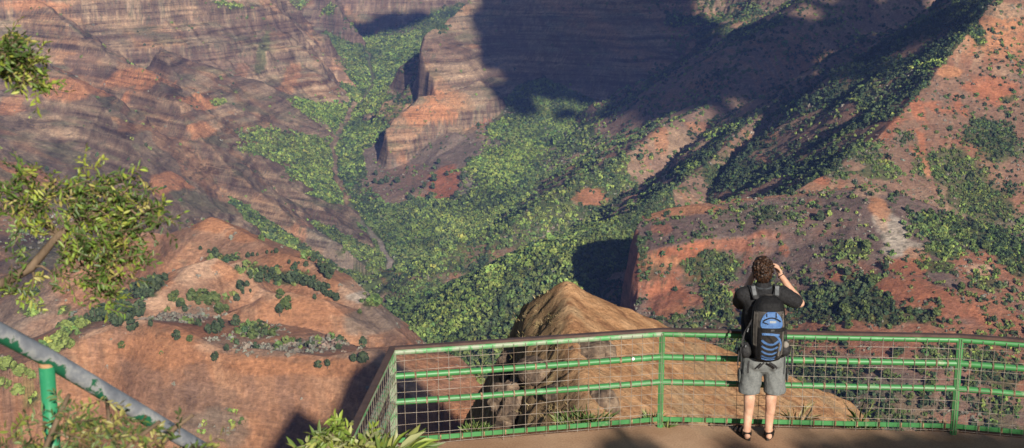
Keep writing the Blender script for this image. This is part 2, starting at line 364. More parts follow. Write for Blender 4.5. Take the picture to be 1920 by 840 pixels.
KIND = dict(o=ORANGE, p=PALE, r=RED, b=BROWN, m=MAUVE, t=TAN, g=GREY, c=CLIFF, v=GREEN, y=BRIGHT, w=WHITE)
def patch_mask(u, v, ru, rv, seed=0, soft=(.72, 1.08)):
    """a blotch of ground centred where the sight line through (u, v) lands, with a ragged edge; sizes in metres on the ground face"""
    p = hit(u, v)
    if p is None: return None, None
    k = p[1] / FPX
    r0, r1 = np.searchsorted(Drow, (p[1] * .80, p[1] * 1.25)); w_ = ru * k * 1.7 + 5
    c0, c1 = np.searchsorted(acol, ((p[0] - w_ * 1.2) / p[1] - .02, (p[0] + w_ * 1.2) / p[1] + .02))
    sl_ = (slice(r0, r1), slice(c0, c1))
    x = (TX[sl_] - p[0]) / (ru * k); yy = TY[sl_] - p[1]; zz_ = TH[sl_] - p[2]
    # height on the face, seen square to the sight line
    q = (-zz_ * .965 - yy * -.26 * -1 * 0 + (-yy) * .26) / (rv * k)
    r = np.sqrt(x * x + q * q) + .42 * fbm(TX[sl_] / (ru * k * .7) + seed, TY[sl_] / (ru * k) + TH[sl_] / (rv * k * .6), 4, seed=33)
    ok = np.abs(yy) < max(ru, rv) * k * 2.2 + 30
    return sl_, np.where(ok, 1 - sm(*soft, r), 0)
PATCHES = [  # u, v, half width, half height, kind, strength
 (130, 165, 70, 28, 'o', .9), (235, 150, 60, 20, 'o', .9), (275, 145, 38, 30, 'o', .9), (375, 195, 26, 28, 'o', .95), (372, 245, 22, 20, 'o', .8),
 (310, 340, 36, 38, 'o', .95), (60, 320, 40, 22, 'o', .9), (90, 340, 30, 20, 'o', .7), (20, 200, 30, 25, 'o', .6), (60, 10, 60, 12, 'o', .7), (230, 45, 40, 18, 't', .7), (190, 85, 50, 16, 't', .7),
 (450, 140, 14, 30, 'o', .5), (490, 100, 9, 60, 'v', .65), (545, 150, 14, 50, 'o', .5), (350, 20, 30, 14, 't', .7), (160, 110, 50, 14, 'c', .6), (420, 120, 60, 30, 'c', .5), (330, 250, 30, 22, 'c', .4),
 (395, 410, 60, 35, 'o', .9), (470, 440, 55, 18, 'o', .8), (500, 400, 40, 25, 't', .5), (620, 440, 60, 30, 'g', .5), (560, 440, 18, 36, 'o', .5), (640, 480, 50, 40, 'g', .6),
 (360, 500, 70, 40, 'p', .75), (300, 520, 50, 25, 'o', .8), (430, 500, 30, 30, 'o', .7), (300, 570, 40, 14, 'p', .7), (540, 490, 46, 22, 'o', .8), (620, 540, 20, 26, 'o', .8), (560, 590, 80, 34, 'o', .55), (690, 555, 40, 12, 'w', .8), (665, 535, 20, 22, 'p', .6),
 (700, 600, 55, 30, 'g', .75), (740, 640, 30, 20, 'b', .7), (300, 660, 120, 36, 'o', .8), (500, 690, 90, 20, 'o', .9), (420, 650, 60, 12, 'p', .5), (620, 690, 70, 20, 'o', .8), (380, 760, 120, 40, 'b', .5), (400, 800, 80, 40, 'g', .6), (360, 740, 14, 40, 'c', .4),
 (50, 560, 90, 60, 'g', .6), (60, 680, 80, 50, 'b', .6), (30, 760, 60, 26, 'y', .5), (130, 620, 40, 20, 'y', .3),
 (840, 25, 14, 10, 'p', .8), (870, 10, 20, 8, 'p', .8), (800, 210, 50, 22, 'o', .9), (780, 225, 24, 14, 'o', .8), (840, 225, 24, 12, 'o', .8), (815, 180, 20, 18, 'o', .8), (840, 95, 40, 30, 'b', .6), (835, 345, 34, 42, 'r', .95), (800, 380, 30, 20, 'r', .7), (755, 310, 12, 26, 'o', .5), (720, 330, 50, 30, 'g', .7), (900, 340, 20, 30, 'b', .6),
 (970, 270, 70, 36, 'g', .6), (1010, 330, 50, 40, 'b', .4), (1075, 232, 12, 10, 'r', .8),
 (1110, 370, 40, 24, 'r', .7), (1270, 270, 60, 34, 't', .85), (1240, 260, 16, 30, 'o', .7), (1320, 240, 40, 16, 'o', .6), (1250, 330, 10, 22, 'w', .7), (1450, 230, 40, 50, 'b', .7), (1450, 290, 18, 24, 't', .8), (1440, 250, 14, 30, 'o', .7), (1445, 300, 20, 20, 'o', .6), (1520, 200, 50, 24, 'b', .7), (1490, 270, 40, 40, 'b', .6),
 (1860, 60, 60, 60, 'o', .8), (1880, 20, 50, 24, 't', .7), (1780, 135, 30, 14, 'o', .9), (1770, 200, 40, 16, 'r', .8), (1860, 170, 60, 34, 'r', .9), (1720, 200, 16, 40, 'r', .9), (1800, 200, 12, 30, 'r', .9), (1720, 270, 20, 40, 'r', .85), (1730, 310, 16, 26, 'o', .8), (1650, 220, 40, 20, 'r', .7), (1540, 340, 20, 10, 'r', .9),
 (1290, 395, 70, 12, 'o', .9), (1225, 405, 24, 10, 'o', .8), (1240, 430, 20, 16, 'r', .5), (1270, 480, 60, 16, 'r', .9), (1240, 495, 36, 14, 'o', .8), (1310, 465, 26, 12, 'r', .9), (1668, 428, 30, 40, 'w', .75), (1692, 465, 44, 24, 'w', .65), (1650, 410, 12, 30, 'p', .6), (1650, 390, 20, 30, 'o', .8), (1630, 360, 30, 16, 'p', .7), (1700, 500, 60, 20, 'r', .85), (1720, 480, 30, 16, 'o', .7), (1580, 520, 30, 12, 'r', .9), (1470, 470, 10, 12, 'r', .8), (1700, 545, 70, 28, 'r', .85), (1800, 570, 80, 34, 'r', .7), (1840, 505, 30, 12, 'p', .7), (1560, 620, 80, 30, 'r', .5), (1880, 600, 50, 26, 'r', .8),
 (1250, 560, 50, 46, 'r', .75), (1350, 560, 40, 40, 'r', .6), (1290, 590, 60, 20, 'o', .5), (1440, 600, 60, 14, 'r', .5),
 (1600, 700, 120, 50, 'g', .5), (1780, 730, 120, 40, 'm', .6), (1350, 690, 60, 30, 'm', .4), (740, 345, 85, 42, 'b', .8), (860, 350, 50, 36, 'g', .7), (835, 345, 34, 42, 'r', .95), (850, 740, 70, 50, 'r', .45), (880, 760, 50, 40, 'o', .5),
]
for n_, (u, v, ru, rv, kd, st) in enumerate(PATCHES):
    sl_, m_ = patch_mask(u, v, ru, rv, n_ * 1.7)
    if m_ is not None: C[sl_] = mix(C[sl_], KIND[kd], m_ * st)
C *= (1 + .16 * fine + .10 * mid)[..., None]
# low dry scrub and stones speckling every slope
speck = fbm(TX / 4.5, TY / 9 + TH / 4, 3, .6, seed=67); speck2 = fbm(TX / 3.2 + 31, TY / 7 + TH / 3, 3, .6, seed=68); zone = sm(-.3, .3, fbm(TX / 90, TY / 110 + TH / 80, 3, seed=69))
C = mix(C, np.array((.085, .082, .052), np.float32), sm(.22, .42, speck) * (.25 + .45 * zone) * (1 - .6 * hills_m))
C = mix(C, C * 1.4, sm(.25, .45, speck2) * .6)
# the stream bed
d_, s_, z_, t_ = polyline(TX + fbm(TX / 60, TY / 60, 2, seed=1) * 8, TY, STREAM)
C = mix(C, np.array((.26, .21, .17), np.float32), (1 - sm(2.5, 6, d_)) * floor_m * (1 - .75 * sm(2200, 2500, TY)))
C = np.clip(C, .02, .6)

# ------------------------------------------------------------------ where plants grow: density of dark, mid, bright and grey plants
VD = np.zeros(TH.shape + (4,), np.float32)     # dark, mid, bright, dry grey
def setv(m, *d): VD[m] = d
cl = sm(-.25, .3, mid + big * .5); cl2 = sm(-.1, .25, fbm(TX / 34, TY / 34, 3, seed=51)); cl3 = sm(0, .3, fbm(TX / 80, TY / 80, 3, seed=52))
VD[floor_m] = np.stack([.16 + .30 * cl2, .75 - .3 * cl2, .75 * cl3, .04 + 0 * cl], -1)[floor_m]
dl3_, sl3_, zl3_, tl3_ = polyline(TX, TY, RIDGES['ridge_far'][0]); far_r = ids('ridge_far'); k_ = np.where(TY > 2250, .35, np.where((TX > 170) | (sl3_ < 0), .28, 1))
VD[far_r] = (np.stack([.45 * cl2 + .25 * (TCR < 25), .55 * cl, .22 * cl3, .25 * (1 - cl)], -1) * k_[..., None])[far_r]
m_ = ids('ridge_gully'); VD[m_] = (np.stack([.5 * cl2 + .6 * (TCR < 14), .35 * cl, .12 * cl3, .12 + 0 * cl], -1) * np.where((TX > 190) & (TY > 1560), .30, .8)[..., None])[m_]
m_ = ids('ridge_red'); low = sm(20, 160, TCR)
VD[m_] = np.stack([.36 * cl2 * low + .03, .40 * cl * low + .04, .08 * cl3 * low, .25 + .5 * cl * low], -1)[m_]
dl_, sl2_, zl_, tl_ = polyline(TX, TY, RIDGES['ridge_red'][0])
mm = m_ & (sl2_ < 0); VD[mm] = np.stack([.6 * cl, .25 * cl2, .04 * cl3, .1 + 0 * cl], -1)[mm]
m_ = ids('bench'); VD[m_] = np.stack([.05 + .05 * cl2, .05 + .12 * cl2, .02 * cl3, .30 * cl + .1], -1)[m_]
mm = m_ & (TH < -345); VD[mm] = np.stack([.32 * cl, .36 * cl2, .08 * cl3, .6 + 0 * cl], -1)[mm]
m_ = ids('back_face'); VD[m_] = np.stack([.16 * cl2, .2 * cl2, .08 * cl3, .1 * cl], -1)[m_]; mm = m_ & (TX > 250); VD[mm] = np.stack([.5 * cl2, .35 * cl, .12 * cl3, .1 * cl], -1)[mm]
m_ = layered & ~ids('back_face'); VD[m_] = np.stack([.002 * cl2, .005 * cl2, .003 * cl3, .02 * cl], -1)[m_]
m_ = ids('butte_talus'); VD[m_] = np.stack([.04 * cl2 + .12 * sm(90, 160, TCR), .06 * cl + .1 * sm(90, 160, TCR), .01 * cl3, .12 * cl], -1)[m_]
VD[hills_m] = np.stack([.0 * cl, .003 * cl, .0 * cl3, .02 * cl], -1)[hills_m]
VEG = [  # u, v, half width, half height, dark, mid, bright, grey
 (620, 215, 50, 26, .1, .5, .9, 0), (690, 190, 40, 40, .2, .5, .8, 0), (700, 120, 50, 36, .3, .8, .4, 0), (660, 95, 22, 16, .1, .8, .2, 0), (720, 160, 50, 20, .2, .5, .8, 0),
 (560, 285, 70, 34, .25, .8, .45, .1), (500, 255, 40, 20, .15, .6, .25, .2), (590, 330, 40, 40, .3, .7, .6, 0), (650, 290, 40, 50, .5, .8, .5, 0), (690, 250, 30, 40, .2, .8, .8, 0), (620, 370, 30, 30, .2, .8, .5, 0), (640, 240, 24, 20, .3, .6, .7, 0),
 (690, 500, 30, 40, .1, .7, .2, .2), (650, 480, 30, 14, 0, .5, .1, .1), (700, 560, 14, 20, .2, .6, .2, 0), (430, 12, 30, 10, .05, .5, .7, 0), (445, 25, 40, 14, .1, .6, .2, 0), (560, 10, 20, 10, 0, .7, .4, 0), (615, 20, 16, 12, .1, .6, .5, 0), (407, 192, 10, 10, 0, .4, .8, 0),
 (840, 30, 30, 16, .9, .2, 0, 0), (825, 50, 20, 10, .8, .2, 0, 0), (720, 385, 60, 16, .7, .5, .1, 0), (710, 340, 30, 10, .5, .1, 0, 0), (780, 400, 60, 16, .5, .6, .3, 0), (930, 310, 26, 40, .05, .4, 1., 0), (965, 300, 40, 40, .05, .4, .8, 0), (1000, 285, 24, 20, .05, .3, .6, 0), (940, 345, 30, 20, .1, .5, .8, 0), (900, 385, 60, 20, .8, .4, .1, 0), (860, 420, 80, 26, .3, .8, .5, 0), (1080, 260, 60, 26, .1, .3, .15, .2),
 (800, 480, 70, 40, .3, .8, .5, 0), (900, 440, 60, 20, .3, .6, .5, 0), (990, 440, 60, 30, .2, .6, .2, .5), (1060, 420, 60, 30, .2, .7, .2, .4), (850, 570, 50, 24, .1, .5, .9, 0), (1130, 345, 60, 24, .6, .7, .1, .1),
 (1345, 260, 26, 16, .05, .2, 1., 0), (1370, 245, 14, 10, 0, .2, 1., 0), (1280, 320, 24, 16, .2, .5, .9, 0), (1225, 360, 24, 20, .8, .2, .3, 0), (1400, 330, 60, 30, .8, .4, 0, 0), (1480, 310, 20, 30, .8, .3, 0, 0), (1350, 330, 40, 24, .6, .4, 0, 0), (1300, 300, 30, 16, .5, .5, .3, 0), (1400, 60, 50, 16, .5, .4, .3, 0), (1320, 40, 40, 14, .2, .4, .5, 0),
 (1780, 20, 40, 26, 1., .4, 0, 0), (1830, 60, 16, 30, .9, .5, .1, 0), (1745, 120, 16, 12, .1, .3, 1., 0), (1660, 190, 40, 30, .7, .3, 0, 0), (1640, 130, 50, 40, .5, .3, 0, 0),
 (1860, 260, 60, 50, .7, .5, 0, .2), (1780, 320, 70, 50, .3, .7, .1, .4), (1840, 380, 60, 40, .4, .9, .1, .2), (1700, 260, 30, 20, .2, .3, 0, .7), (1620, 290, 50, 26, .4, .4, 0, .6), (1560, 320, 40, 20, .5, .3, 0, .5), (1650, 320, 40, 20, .2, .8, .3, .3), (1770, 190, 20, 16, .1, .2, 0, .8), (1680, 175, 30, 20, .2, .1, 0, .7), (1900, 150, 20, 12, 0, .2, 0, .7), (1885, 180, 18, 14, .1, .5, .4, .2), (1780, 430, 60, 40, .3, .8, .3, .2), (1880, 460, 40, 60, .8, .4, .1, 0), (1770, 470, 30, 20, .1, .8, .4, 0),
 (1190, 480, 26, 50, .8, .3, 0, .3), (1180, 420, 20, 20, .9, .2, 0, .2), (1230, 515, 40, 16, .5, .2, 0, .5), (1330, 500, 50, 30, .9, .6, 0, .1), (1350, 570, 26, 40, .6, .8, .2, .2), (1560, 570, 60, 30, 1., .3, 0, 0), (1620, 560, 50, 40, 1., .3, 0, 0), (1660, 590, 30, 26, .9, .3, 0, 0), (1520, 580, 40, 24, .8, .4, 0, 0), (1600, 470, 30, 24, .1, .7, .2, .1), (1720, 590, 50, 20, .4, .3, 0, .3), (1440, 400, 30, 14, .3, .4, 0, .3), (1760, 500, 40, 12, .1, .6, .2, .1), (1850, 530, 40, 16, .2, .4, .1, .3), (1400, 600, 80, 12, .4, .3, 0, .4),
 (1540, 700, 60, 30, .8, .5, .1, .2), (1600, 740, 100, 30, .3, .3, 0, .8), (1860, 690, 50, 40, .7, .4, 0, .3), (1350, 680, 60, 30, .7, .4, .1, .3), (1780, 670, 80, 24, .3, .4, .1, .5), (1720, 760, 80, 20, .3, .2, 0, .8), (1430, 650, 60, 20, .5, .5, .2, .2),
 (690, 350, 40, 30, .1, .1, 0, .1), (900, 270, 50, 30, .0, .02, .02, .05), (720, 60, 90, 22, .02, .05, 0, .1), (780, 20, 60, 20, 0, .03, 0, .1), (1050, 300, 70, 30, .05, .15, .08, .2),
 (1270, 270, 70, 40, .06, .08, .02, .1), (1450, 240, 50, 40, .08, .08, .02, .2), (1520, 215, 50, 30, .1, .1, .02, .2), (1500, 290, 40, 40, .15, .1, .02, .2), (1340, 215, 40, 14, .05, .1, 0, .1),
 (30, 745, 50, 26, 0, .3, 1., 0), (110, 640, 20, 40, 0, .3, .9, 0), (60, 580, 30, 14, 0, .2, .5, .1), (120, 580, 16, 12, 0, .1, .7, 0), (90, 430, 70, 50, .0, .05, .06, .25), (150, 600, 40, 30, .0, .1, .15, .3),
 (740, 345, 85, 42, .10, .10, .02, .15), (860, 350, 54, 36, .06, .06, .02, .1), (680, 372, 40, 18, .2, .2, .05, .1),
 (480, 505, 30, 12, .3, .4, 0, .2), (420, 485, 50, 8, .5, .3, 0, .3), (370, 590, 60, 16, .02, .04, 0, 1.2), (530, 655, 120, 9, .02, .04, .02, 1.2), (400, 567, 40, 14, .05, .35, .05, .3), (540, 520, 60, 14, .6, .5, 0, .2), (470, 620, 30, 18, .03, .3, .04, .4), (200, 590, 50, 24, .8, .2, 0, 0), (280, 545, 40, 20, .7, .2, 0, 0), (450, 635, 60, 10, .04, .10, 0, 1.), (420, 800, 60, 30, .02, .2, .1, .5),
]
for n_, (u, v, ru, rv, *dens) in enumerate(VEG):
    sl_, m_ = patch_mask(u, v, ru * 1.06, rv * 1.06, n_ * 2.3 + 50, (.45, 1.2))
    if m_ is not None: VD[sl_] = VD[sl_] + (np.array(dens, np.float32) - VD[sl_]) * (m_ * .9)[..., None]
fan = floor_m & (TX > -345 + fbm(TX / 60, TY / 60, 3, seed=54) * 40) & (TX < -70 + (TY - 2600) * .25 + fbm(TX / 50, TY / 50, 3, seed=55) * 60) & (TY > 2470 + fbm(TX / 50, TY / 50, 3, seed=56) * 60) & (TY < 2900) & (d_r > 60)
VD[fan] = np.stack([.02 * cl2, .03 * cl, .0 * cl3, .15 * cl], -1)[fan]
CLEAR = [(835, 345, 30, 40), (1110, 370, 36, 20), (1670, 430, 24, 40), (1690, 460, 30, 26), (1270, 270, 40, 20), (1860, 170, 40, 20), (1720, 230, 12, 60), (1290, 395, 70, 10), (1270, 478, 50, 12), (1700, 545, 50, 20), (1250, 560, 40, 40), (755, 310, 14, 26), (1780, 135, 26, 12), (1650, 390, 20, 26), (1740, 320, 10, 30), (1800, 590, 50, 20)]
for n_, (u, v, ru, rv) in enumerate(CLEAR):
    sl_, m_ = patch_mask(u, v, ru, rv, n_ * 3.1)
    if m_ is not None: VD[sl_] *= (1 - .95 * m_)[..., None]
VD *= (1 - sm(1.3, 2.6, slope))[..., None] * (d_ > 6)[..., None]
cover = np.clip(VD[..., 0] + VD[..., 1] + VD[..., 2], 0, 1)
C = mix(C, GREEN * .75, sm(.2, .7, cover) * .85)
dry = np.clip(VD[..., 3], 0, 1); C = mix(C, GREY * .85, sm(.1, .8, dry) * .5)

BEDS = np.where(layered | ((TID == 0) & ~floor_m), 1., np.where(hills_m, .38 * sm(.4, .9, slope), np.where(ids('bench'), .5 * sm(.6, 1.2, slope), .08))).astype(np.float32)
# ------------------------------------------------------------------ ground material and sheet
m_hill, nt, b = new_mat('canyon_ground')
ac = N(nt, 'ShaderNodeAttribute', attribute_name='soil'); tc = N(nt, 'ShaderNodeTexCoord')
mp = N(nt, 'ShaderNodeMapping'); mp.inputs['Scale'].default_value = (.20, .20, .55)
n1 = N(nt, 'ShaderNodeTexNoise'); n1.inputs['Scale'].default_value = 1.0; n1.inputs['Detail'].default_value = 9; n1.inputs['Roughness'].default_value = .75
mp2 = N(nt, 'ShaderNodeMapping'); mp2.inputs['Scale'].default_value = (.4, .4, .06)
n2 = N(nt, 'ShaderNodeTexNoise'); n2.inputs['Scale'].default_value = 1.0; n2.inputs['Detail'].default_value = 5
mr = N(nt, 'ShaderNodeMapRange'); mr.inputs[1].default_value = .3; mr.inputs[2].default_value = .7; mr.inputs[3].default_value = .62; mr.inputs[4].default_value = 1.36
mr2 = N(nt, 'ShaderNodeMapRange'); mr2.inputs[1].default_value = .3; mr2.inputs[2].default_value = .7; mr2.inputs[3].default_value = .82; mr2.inputs[4].default_value = 1.16
ml = N(nt, 'ShaderNodeMath', operation='MULTIPLY'); mxn = N(nt, 'ShaderNodeVectorMath', operation='SCALE')
bp = N(nt, 'ShaderNodeBump'); bp.inputs['Strength'].default_value = .9; bp.inputs['Distance'].default_value = 3.0
K = nt.links.new
K(tc.outputs['Object'], mp.inputs[0]); K(tc.outputs['Object'], mp2.inputs[0]); K(mp.outputs[0], n1.inputs['Vector']); K(mp2.outputs[0], n2.inputs['Vector'])
K(n1.outputs['Fac'], mr.inputs[0]); K(n2.outputs['Fac'], mr2.inputs[0]); K(mr.outputs[0], ml.inputs[0]); K(mr2.outputs[0], ml.inputs[1])
# thin lava beds: noise stretched flat along the beds, broken by vertical wash streaks
la = N(nt, 'ShaderNodeAttribute', attribute_name='beds')
m3 = N(nt, 'ShaderNodeMapping'); m3.inputs['Scale'].default_value = (.0045, .0045, .155); m3.inputs['Rotation'].default_value = (0, .012, 0)
n3 = N(nt, 'ShaderNodeTexNoise'); n3.inputs['Scale'].default_value = 1.0; n3.inputs['Detail'].default_value = 5; n3.inputs['Roughness'].default_value = .62
r3 = N(nt, 'ShaderNodeValToRGB'); e3 = r3.color_ramp.elements; e3[0].position = .36; e3[0].color = (.42, .40, .40, 1); e3[1].position = .66; e3[1].color = (1.5, 1.5, 1.48, 1)
for p_, v_ in ((.43, .62), (.47, 1.02), (.55, 1.05), (.585, 1.32)): q3 = e3.new(p_); q3.color = (v_, v_ * .985, v_ * .975, 1)
m4 = N(nt, 'ShaderNodeMapping'); m4.inputs['Scale'].default_value = (.09, .09, .010)
n4 = N(nt, 'ShaderNodeTexNoise'); n4.inputs['Scale'].default_value = 1.0; n4.inputs['Detail'].default_value = 6; n4.inputs['Roughness'].default_value = .7
r4 = N(nt, 'ShaderNodeMapRange'); r4.inputs[1].default_value = .38; r4.inputs[2].default_value = .58; r4.inputs[3].default_value = .15; r4.inputs[4].default_value = 1.0
lf_ = N(nt, 'ShaderNodeMath', operation='MULTIPLY'); mx3 = N(nt, 'ShaderNodeMix', data_type='RGBA', blend_type='MULTIPLY')
K(tc.outputs['Object'], m3.inputs[0]); K(m3.outputs[0], n3.inputs['Vector']); K(n3.outputs['Fac'], r3.inputs[0]); K(tc.outputs['Object'], m4.inputs[0]); K(m4.outputs[0], n4.inputs['Vector']); K(n4.outputs['Fac'], r4.inputs[0])
K(la.outputs['Fac'], lf_.inputs[0]); K(r4.outputs[0], lf_.inputs[1]); K(lf_.outputs[0], mx3.inputs['Factor']); K(ac.outputs['Color'], mx3.inputs['A']); K(r3.outputs[0], mx3.inputs['B'])
K(mx3.outputs['Result'], mxn.inputs[0]); K(ml.outputs[0], mxn.inputs['Scale']); K(mxn.outputs[0], b.inputs['Base Color'])
K(n1.outputs['Fac'], bp.inputs['Height']); K(bp.outputs[0], b.inputs['Normal']); b.inputs['Roughness'].default_value = .95; b.inputs['Specular IOR Level'].default_value = .1
me = mesh_np('hills', np.stack([TX, TY, TH], -1).reshape(-1, 3), grid_faces(*TH.shape), True, {'soil': C.reshape(-1, 3), 'beds': BEDS.ravel()})
tag(link('hills', me, m_hill), 'layered red and brown canyon walls, ridges and green valley floor', 'hills', kind='structure')
# ------------------------------------------------------------------ far trees and shrubs
def crown_quads(R, H, n, r, shape='round', leaf=.42, base=.0):
    """n leaf clumps spread through a crown of radius R and height H; returns vertices (n,4,3) and a lightness per clump"""
    z = r.random(n)
    if shape == 'cone': rad = (1 - z) ** .8 * R + .1 * R
    elif shape == 'tall': rad = np.sqrt(np.clip(1 - (2 * z - .85) ** 2 * .9, .05, 1)) * R
    else: rad = np.sqrt(np.clip(1 - (2 * z - .9) ** 2, .08, 1)) * R
    rad = rad * (1 + .0 * z); th = r.random(n) * 2 * math.pi; q = np.sqrt(r.uniform(.25, 1, n)) * (1 + .25 * np.sin(th * 3 + z * 5 + r.random() * 6))
    c = np.stack([np.cos(th) * rad * q, np.sin(th) * rad * q, base + z * H], -1)
    # clumps gather round a handful of limbs, so the outline is uneven and gaps stay open
    nl = 7 if shape == 'round' else 5; lob = c[r.choice(n, nl, replace=False)] * (.95, .95, 1); k = np.argmin(((c[:, None] - lob[None]) ** 2).sum(-1), 1)
    c = lob[k] + (c - lob[k]) * .62 + r.normal(0, .05, (n, 3)) * R
    nrm = c - np.array((0, 0, base + H * .4)); nrm /= np.linalg.norm(nrm, axis=1, keepdims=True) + 1e-6
    nrm = nrm + r.normal(0, .55, (n, 3)); nrm /= np.linalg.norm(nrm, axis=1, keepdims=True)
    up = r.normal(0, 1, (n, 3)); t1 = np.cross(nrm, up); t1 /= np.linalg.norm(t1, axis=1, keepdims=True); t2 = np.cross(nrm, t1)
    s = R * leaf * r.uniform(.6, 1.25, n)[:, None]
    q4 = np.stack([c - t1 * s - t2 * s * .7, c + t1 * s * .8 - t2 * s, c + t1 * s + t2 * s * .8, c - t1 * s * .7 + t2 * s], 1)
    return q4, r.uniform(.82, 1.18, n)
m_leaf, nt, b = new_mat('foliage')
ac = N(nt, 'ShaderNodeAttribute', attribute_name='tint'); nt.links.new(ac.outputs['Color'], b.inputs['Base Color']); b.inputs['Roughness'].default_value = .7; b.inputs['Specular IOR Level'].default_value = .12
PALETTE = [((.032, .052, .027), (.060, .084, .038)), ((.075, .115, .036), (.125, .16, .05)), ((.15, .215, .05), (.23, .285, .07)), ((.13, .122, .095), (.20, .18, .145))]
RAD = [(1.7, 3.1), (1.7, 3.2), (1.8, 3.2), (1.2, 2.3)]
vis_c = np.maximum.accumulate((TH - CAMZ) / TY, 0)
VIS = ((TH + 7 - CAMZ) / TY >= vis_c) & (np.abs(TX / TY) < .375) & ((TH + 8 - CAMZ) / TY > -.43)
# cell area on the ground plane
cw = np.gradient(acol)[None, :] * TY; chh = np.gradient(Drow)[:, None]; AREA = cw * chh * np.sqrt(1 + np.minimum(slope, 2) ** 2)
fr = np.random.default_rng(11)
PX, PY, PZ, PR, PK = [], [], [], [], []
for k in range(4):
    rm = (RAD[k][0] + RAD[k][1]) / 2
    lam = VD[..., k] * AREA / (math.pi * rm * rm * (.75 if k < 3 else 1.9)) * VIS * DENS
    if k < 3: lam = lam * np.where((TY < 1750) & (TX > 60), 1.9, 1)
    cnt = fr.poisson(lam); r_, c_ = np.nonzero(cnt)
    r_ = np.repeat(r_, cnt[r_, c_]); c_ = np.repeat(c_, cnt[np.nonzero(cnt)])
    n = len(r_)
    rr = np.clip(r_ + fr.uniform(-.5, .5, n), 0, len(Drow) - 1); cc = np.clip(c_ + fr.uniform(-.5, .5, n), 0, len(acol) - 1)
    y = np.interp(rr, np.arange(len(Drow)), Drow); x = np.interp(cc, np.arange(len(acol)), acol) * y
    rad = fr.uniform(*RAD[k], n) * np.exp(fr.normal(0, .24, n)) * np.where((y < 1750) & (x > 60), .72, 1) * np.where(y > 2600, 1.1, 1)
    PX.append(x); PY.append(y); PZ.append(sample_h(x, y)); PR.append(rad); PK.append(np.full(n, k))
PX, PY, PZ, PR, PK = map(np.concatenate, (PX, PY, PZ, PR, PK))
print('far plants', len(PX), np.bincount(PK))
def forest(name, sel, label, cat):
    protos = {}
    VV, FF, CC = [], [], []
    for k in range(4):
        for j in range(6):
            r = np.random.default_rng(100 + k * 10 + j)
            shape = 'tall' if (k == 0 and j % 2) else 'round'
            n = (30, 30, 28, 11)[k]
            protos[k, j] = crown_quads(1, (2.3 if shape == 'tall' else 1.55) if k < 3 else 1.1, n, r, shape, .34 if k < 3 else .36)
    pj = fr.integers(0, 6, len(PX)); base = 0
    for key, (q, li) in protos.items():
        m = np.nonzero(sel & (PK == key[0]) & (pj == key[1]))[0]
        if len(m) == 0: continue
        a = fr.uniform(0, 6.28, len(m)); ca, sa = np.cos(a), np.sin(a); R = PR[m]; hs = fr.uniform(.8, 1.25, len(m))
        v = q.reshape(-1, 3)
        X = (v[None, :, 0] * ca[:, None] - v[None, :, 1] * sa[:, None]) * R[:, None] + PX[m][:, None]
        Y = (v[None, :, 0] * sa[:, None] + v[None, :, 1] * ca[:, None]) * R[:, None] + PY[m][:, None]
        Z = v[None, :, 2] * (R * hs)[:, None] + PZ[m][:, None] - .35 * R[:, None]
        c1, c2 = map(np.array, PALETTE[key[0]]); t = fr.random((len(m), 1, 1))
        sp_ = np.clip(.5 + 1.1 * fbm(PX[m] / 75, PY[m] / 110, 3, seed=44), 0, 1)[:, None, None]; col = (c1 + (c2 - c1) * (.3 * t + .7 * sp_)) * fr.uniform(.92, 1.08, (len(m), 1, 1)) * (.8 + .4 * np.clip(.5 + 1.2 * fbm(PX[m] / 40 + 9, PY[m] / 60, 2, seed=45), 0, 1))[:, None, None] * np.repeat(li, 4)[None, :, None]
        hue = fr.normal(0, .10, (len(m), 1)); col[..., 0] *= 1 + hue
        VV.append(np.stack([X, Y, Z], -1).reshape(-1, 3)); CC.append(col.reshape(-1, 3))
    V = np.concatenate(VV); F = np.arange(len(V)).reshape(-1, 4)
    me = mesh_np(name, V, F, False, {'tint': np.concatenate(CC)})
    return tag(link(name, me, m_leaf), label, cat, kind='stuff')

# ------------------------------------------------------------------ clouds (high behind the camera, casting the big shade on the canyon wall)
m_cloud, nt, b = new_mat('cloud_white'); b.inputs['Base Color'].default_value = (.85, .86, .88, 1); b.inputs['Roughness'].default_value = 1
def cloud(name, pts, alt, label):
    """puffs whose shade falls round the given places"""
    bm = bmesh.new()
    for (u, v, D, r) in pts:
        p = hit(u, v) if D else None
        if p is None: p = at(u, v, D or 3300)
        k_ = r * p[1] / FPX; t = (alt - p[2]) / S[2]; c = p + S * t
        bmesh.ops.create_icosphere(bm, subdivisions=4, radius=1, matrix=Matrix.Translation(c) @ Matrix.Diagonal((k_, k_ * 1.4, k_ * .6, 1)))
    vv = np.array([q.co for q in bm.verts])
    n = fbm(vv[:, 0] / 80, vv[:, 1] / 80 + vv[:, 2] / 60, 5, .6, seed=71) * 24
    for q, k in zip(bm.verts, n): q.co += q.normal * float(k) if q.normal.length else Vector((0, 0, 0))
    me = bpy.data.meshes.new(name); bm.to_mesh(me); bm.free()
    for p in me.polygons: p.use_smooth = True
    return tag(link(name, me, m_cloud), label, 'cloud', kind='structure')
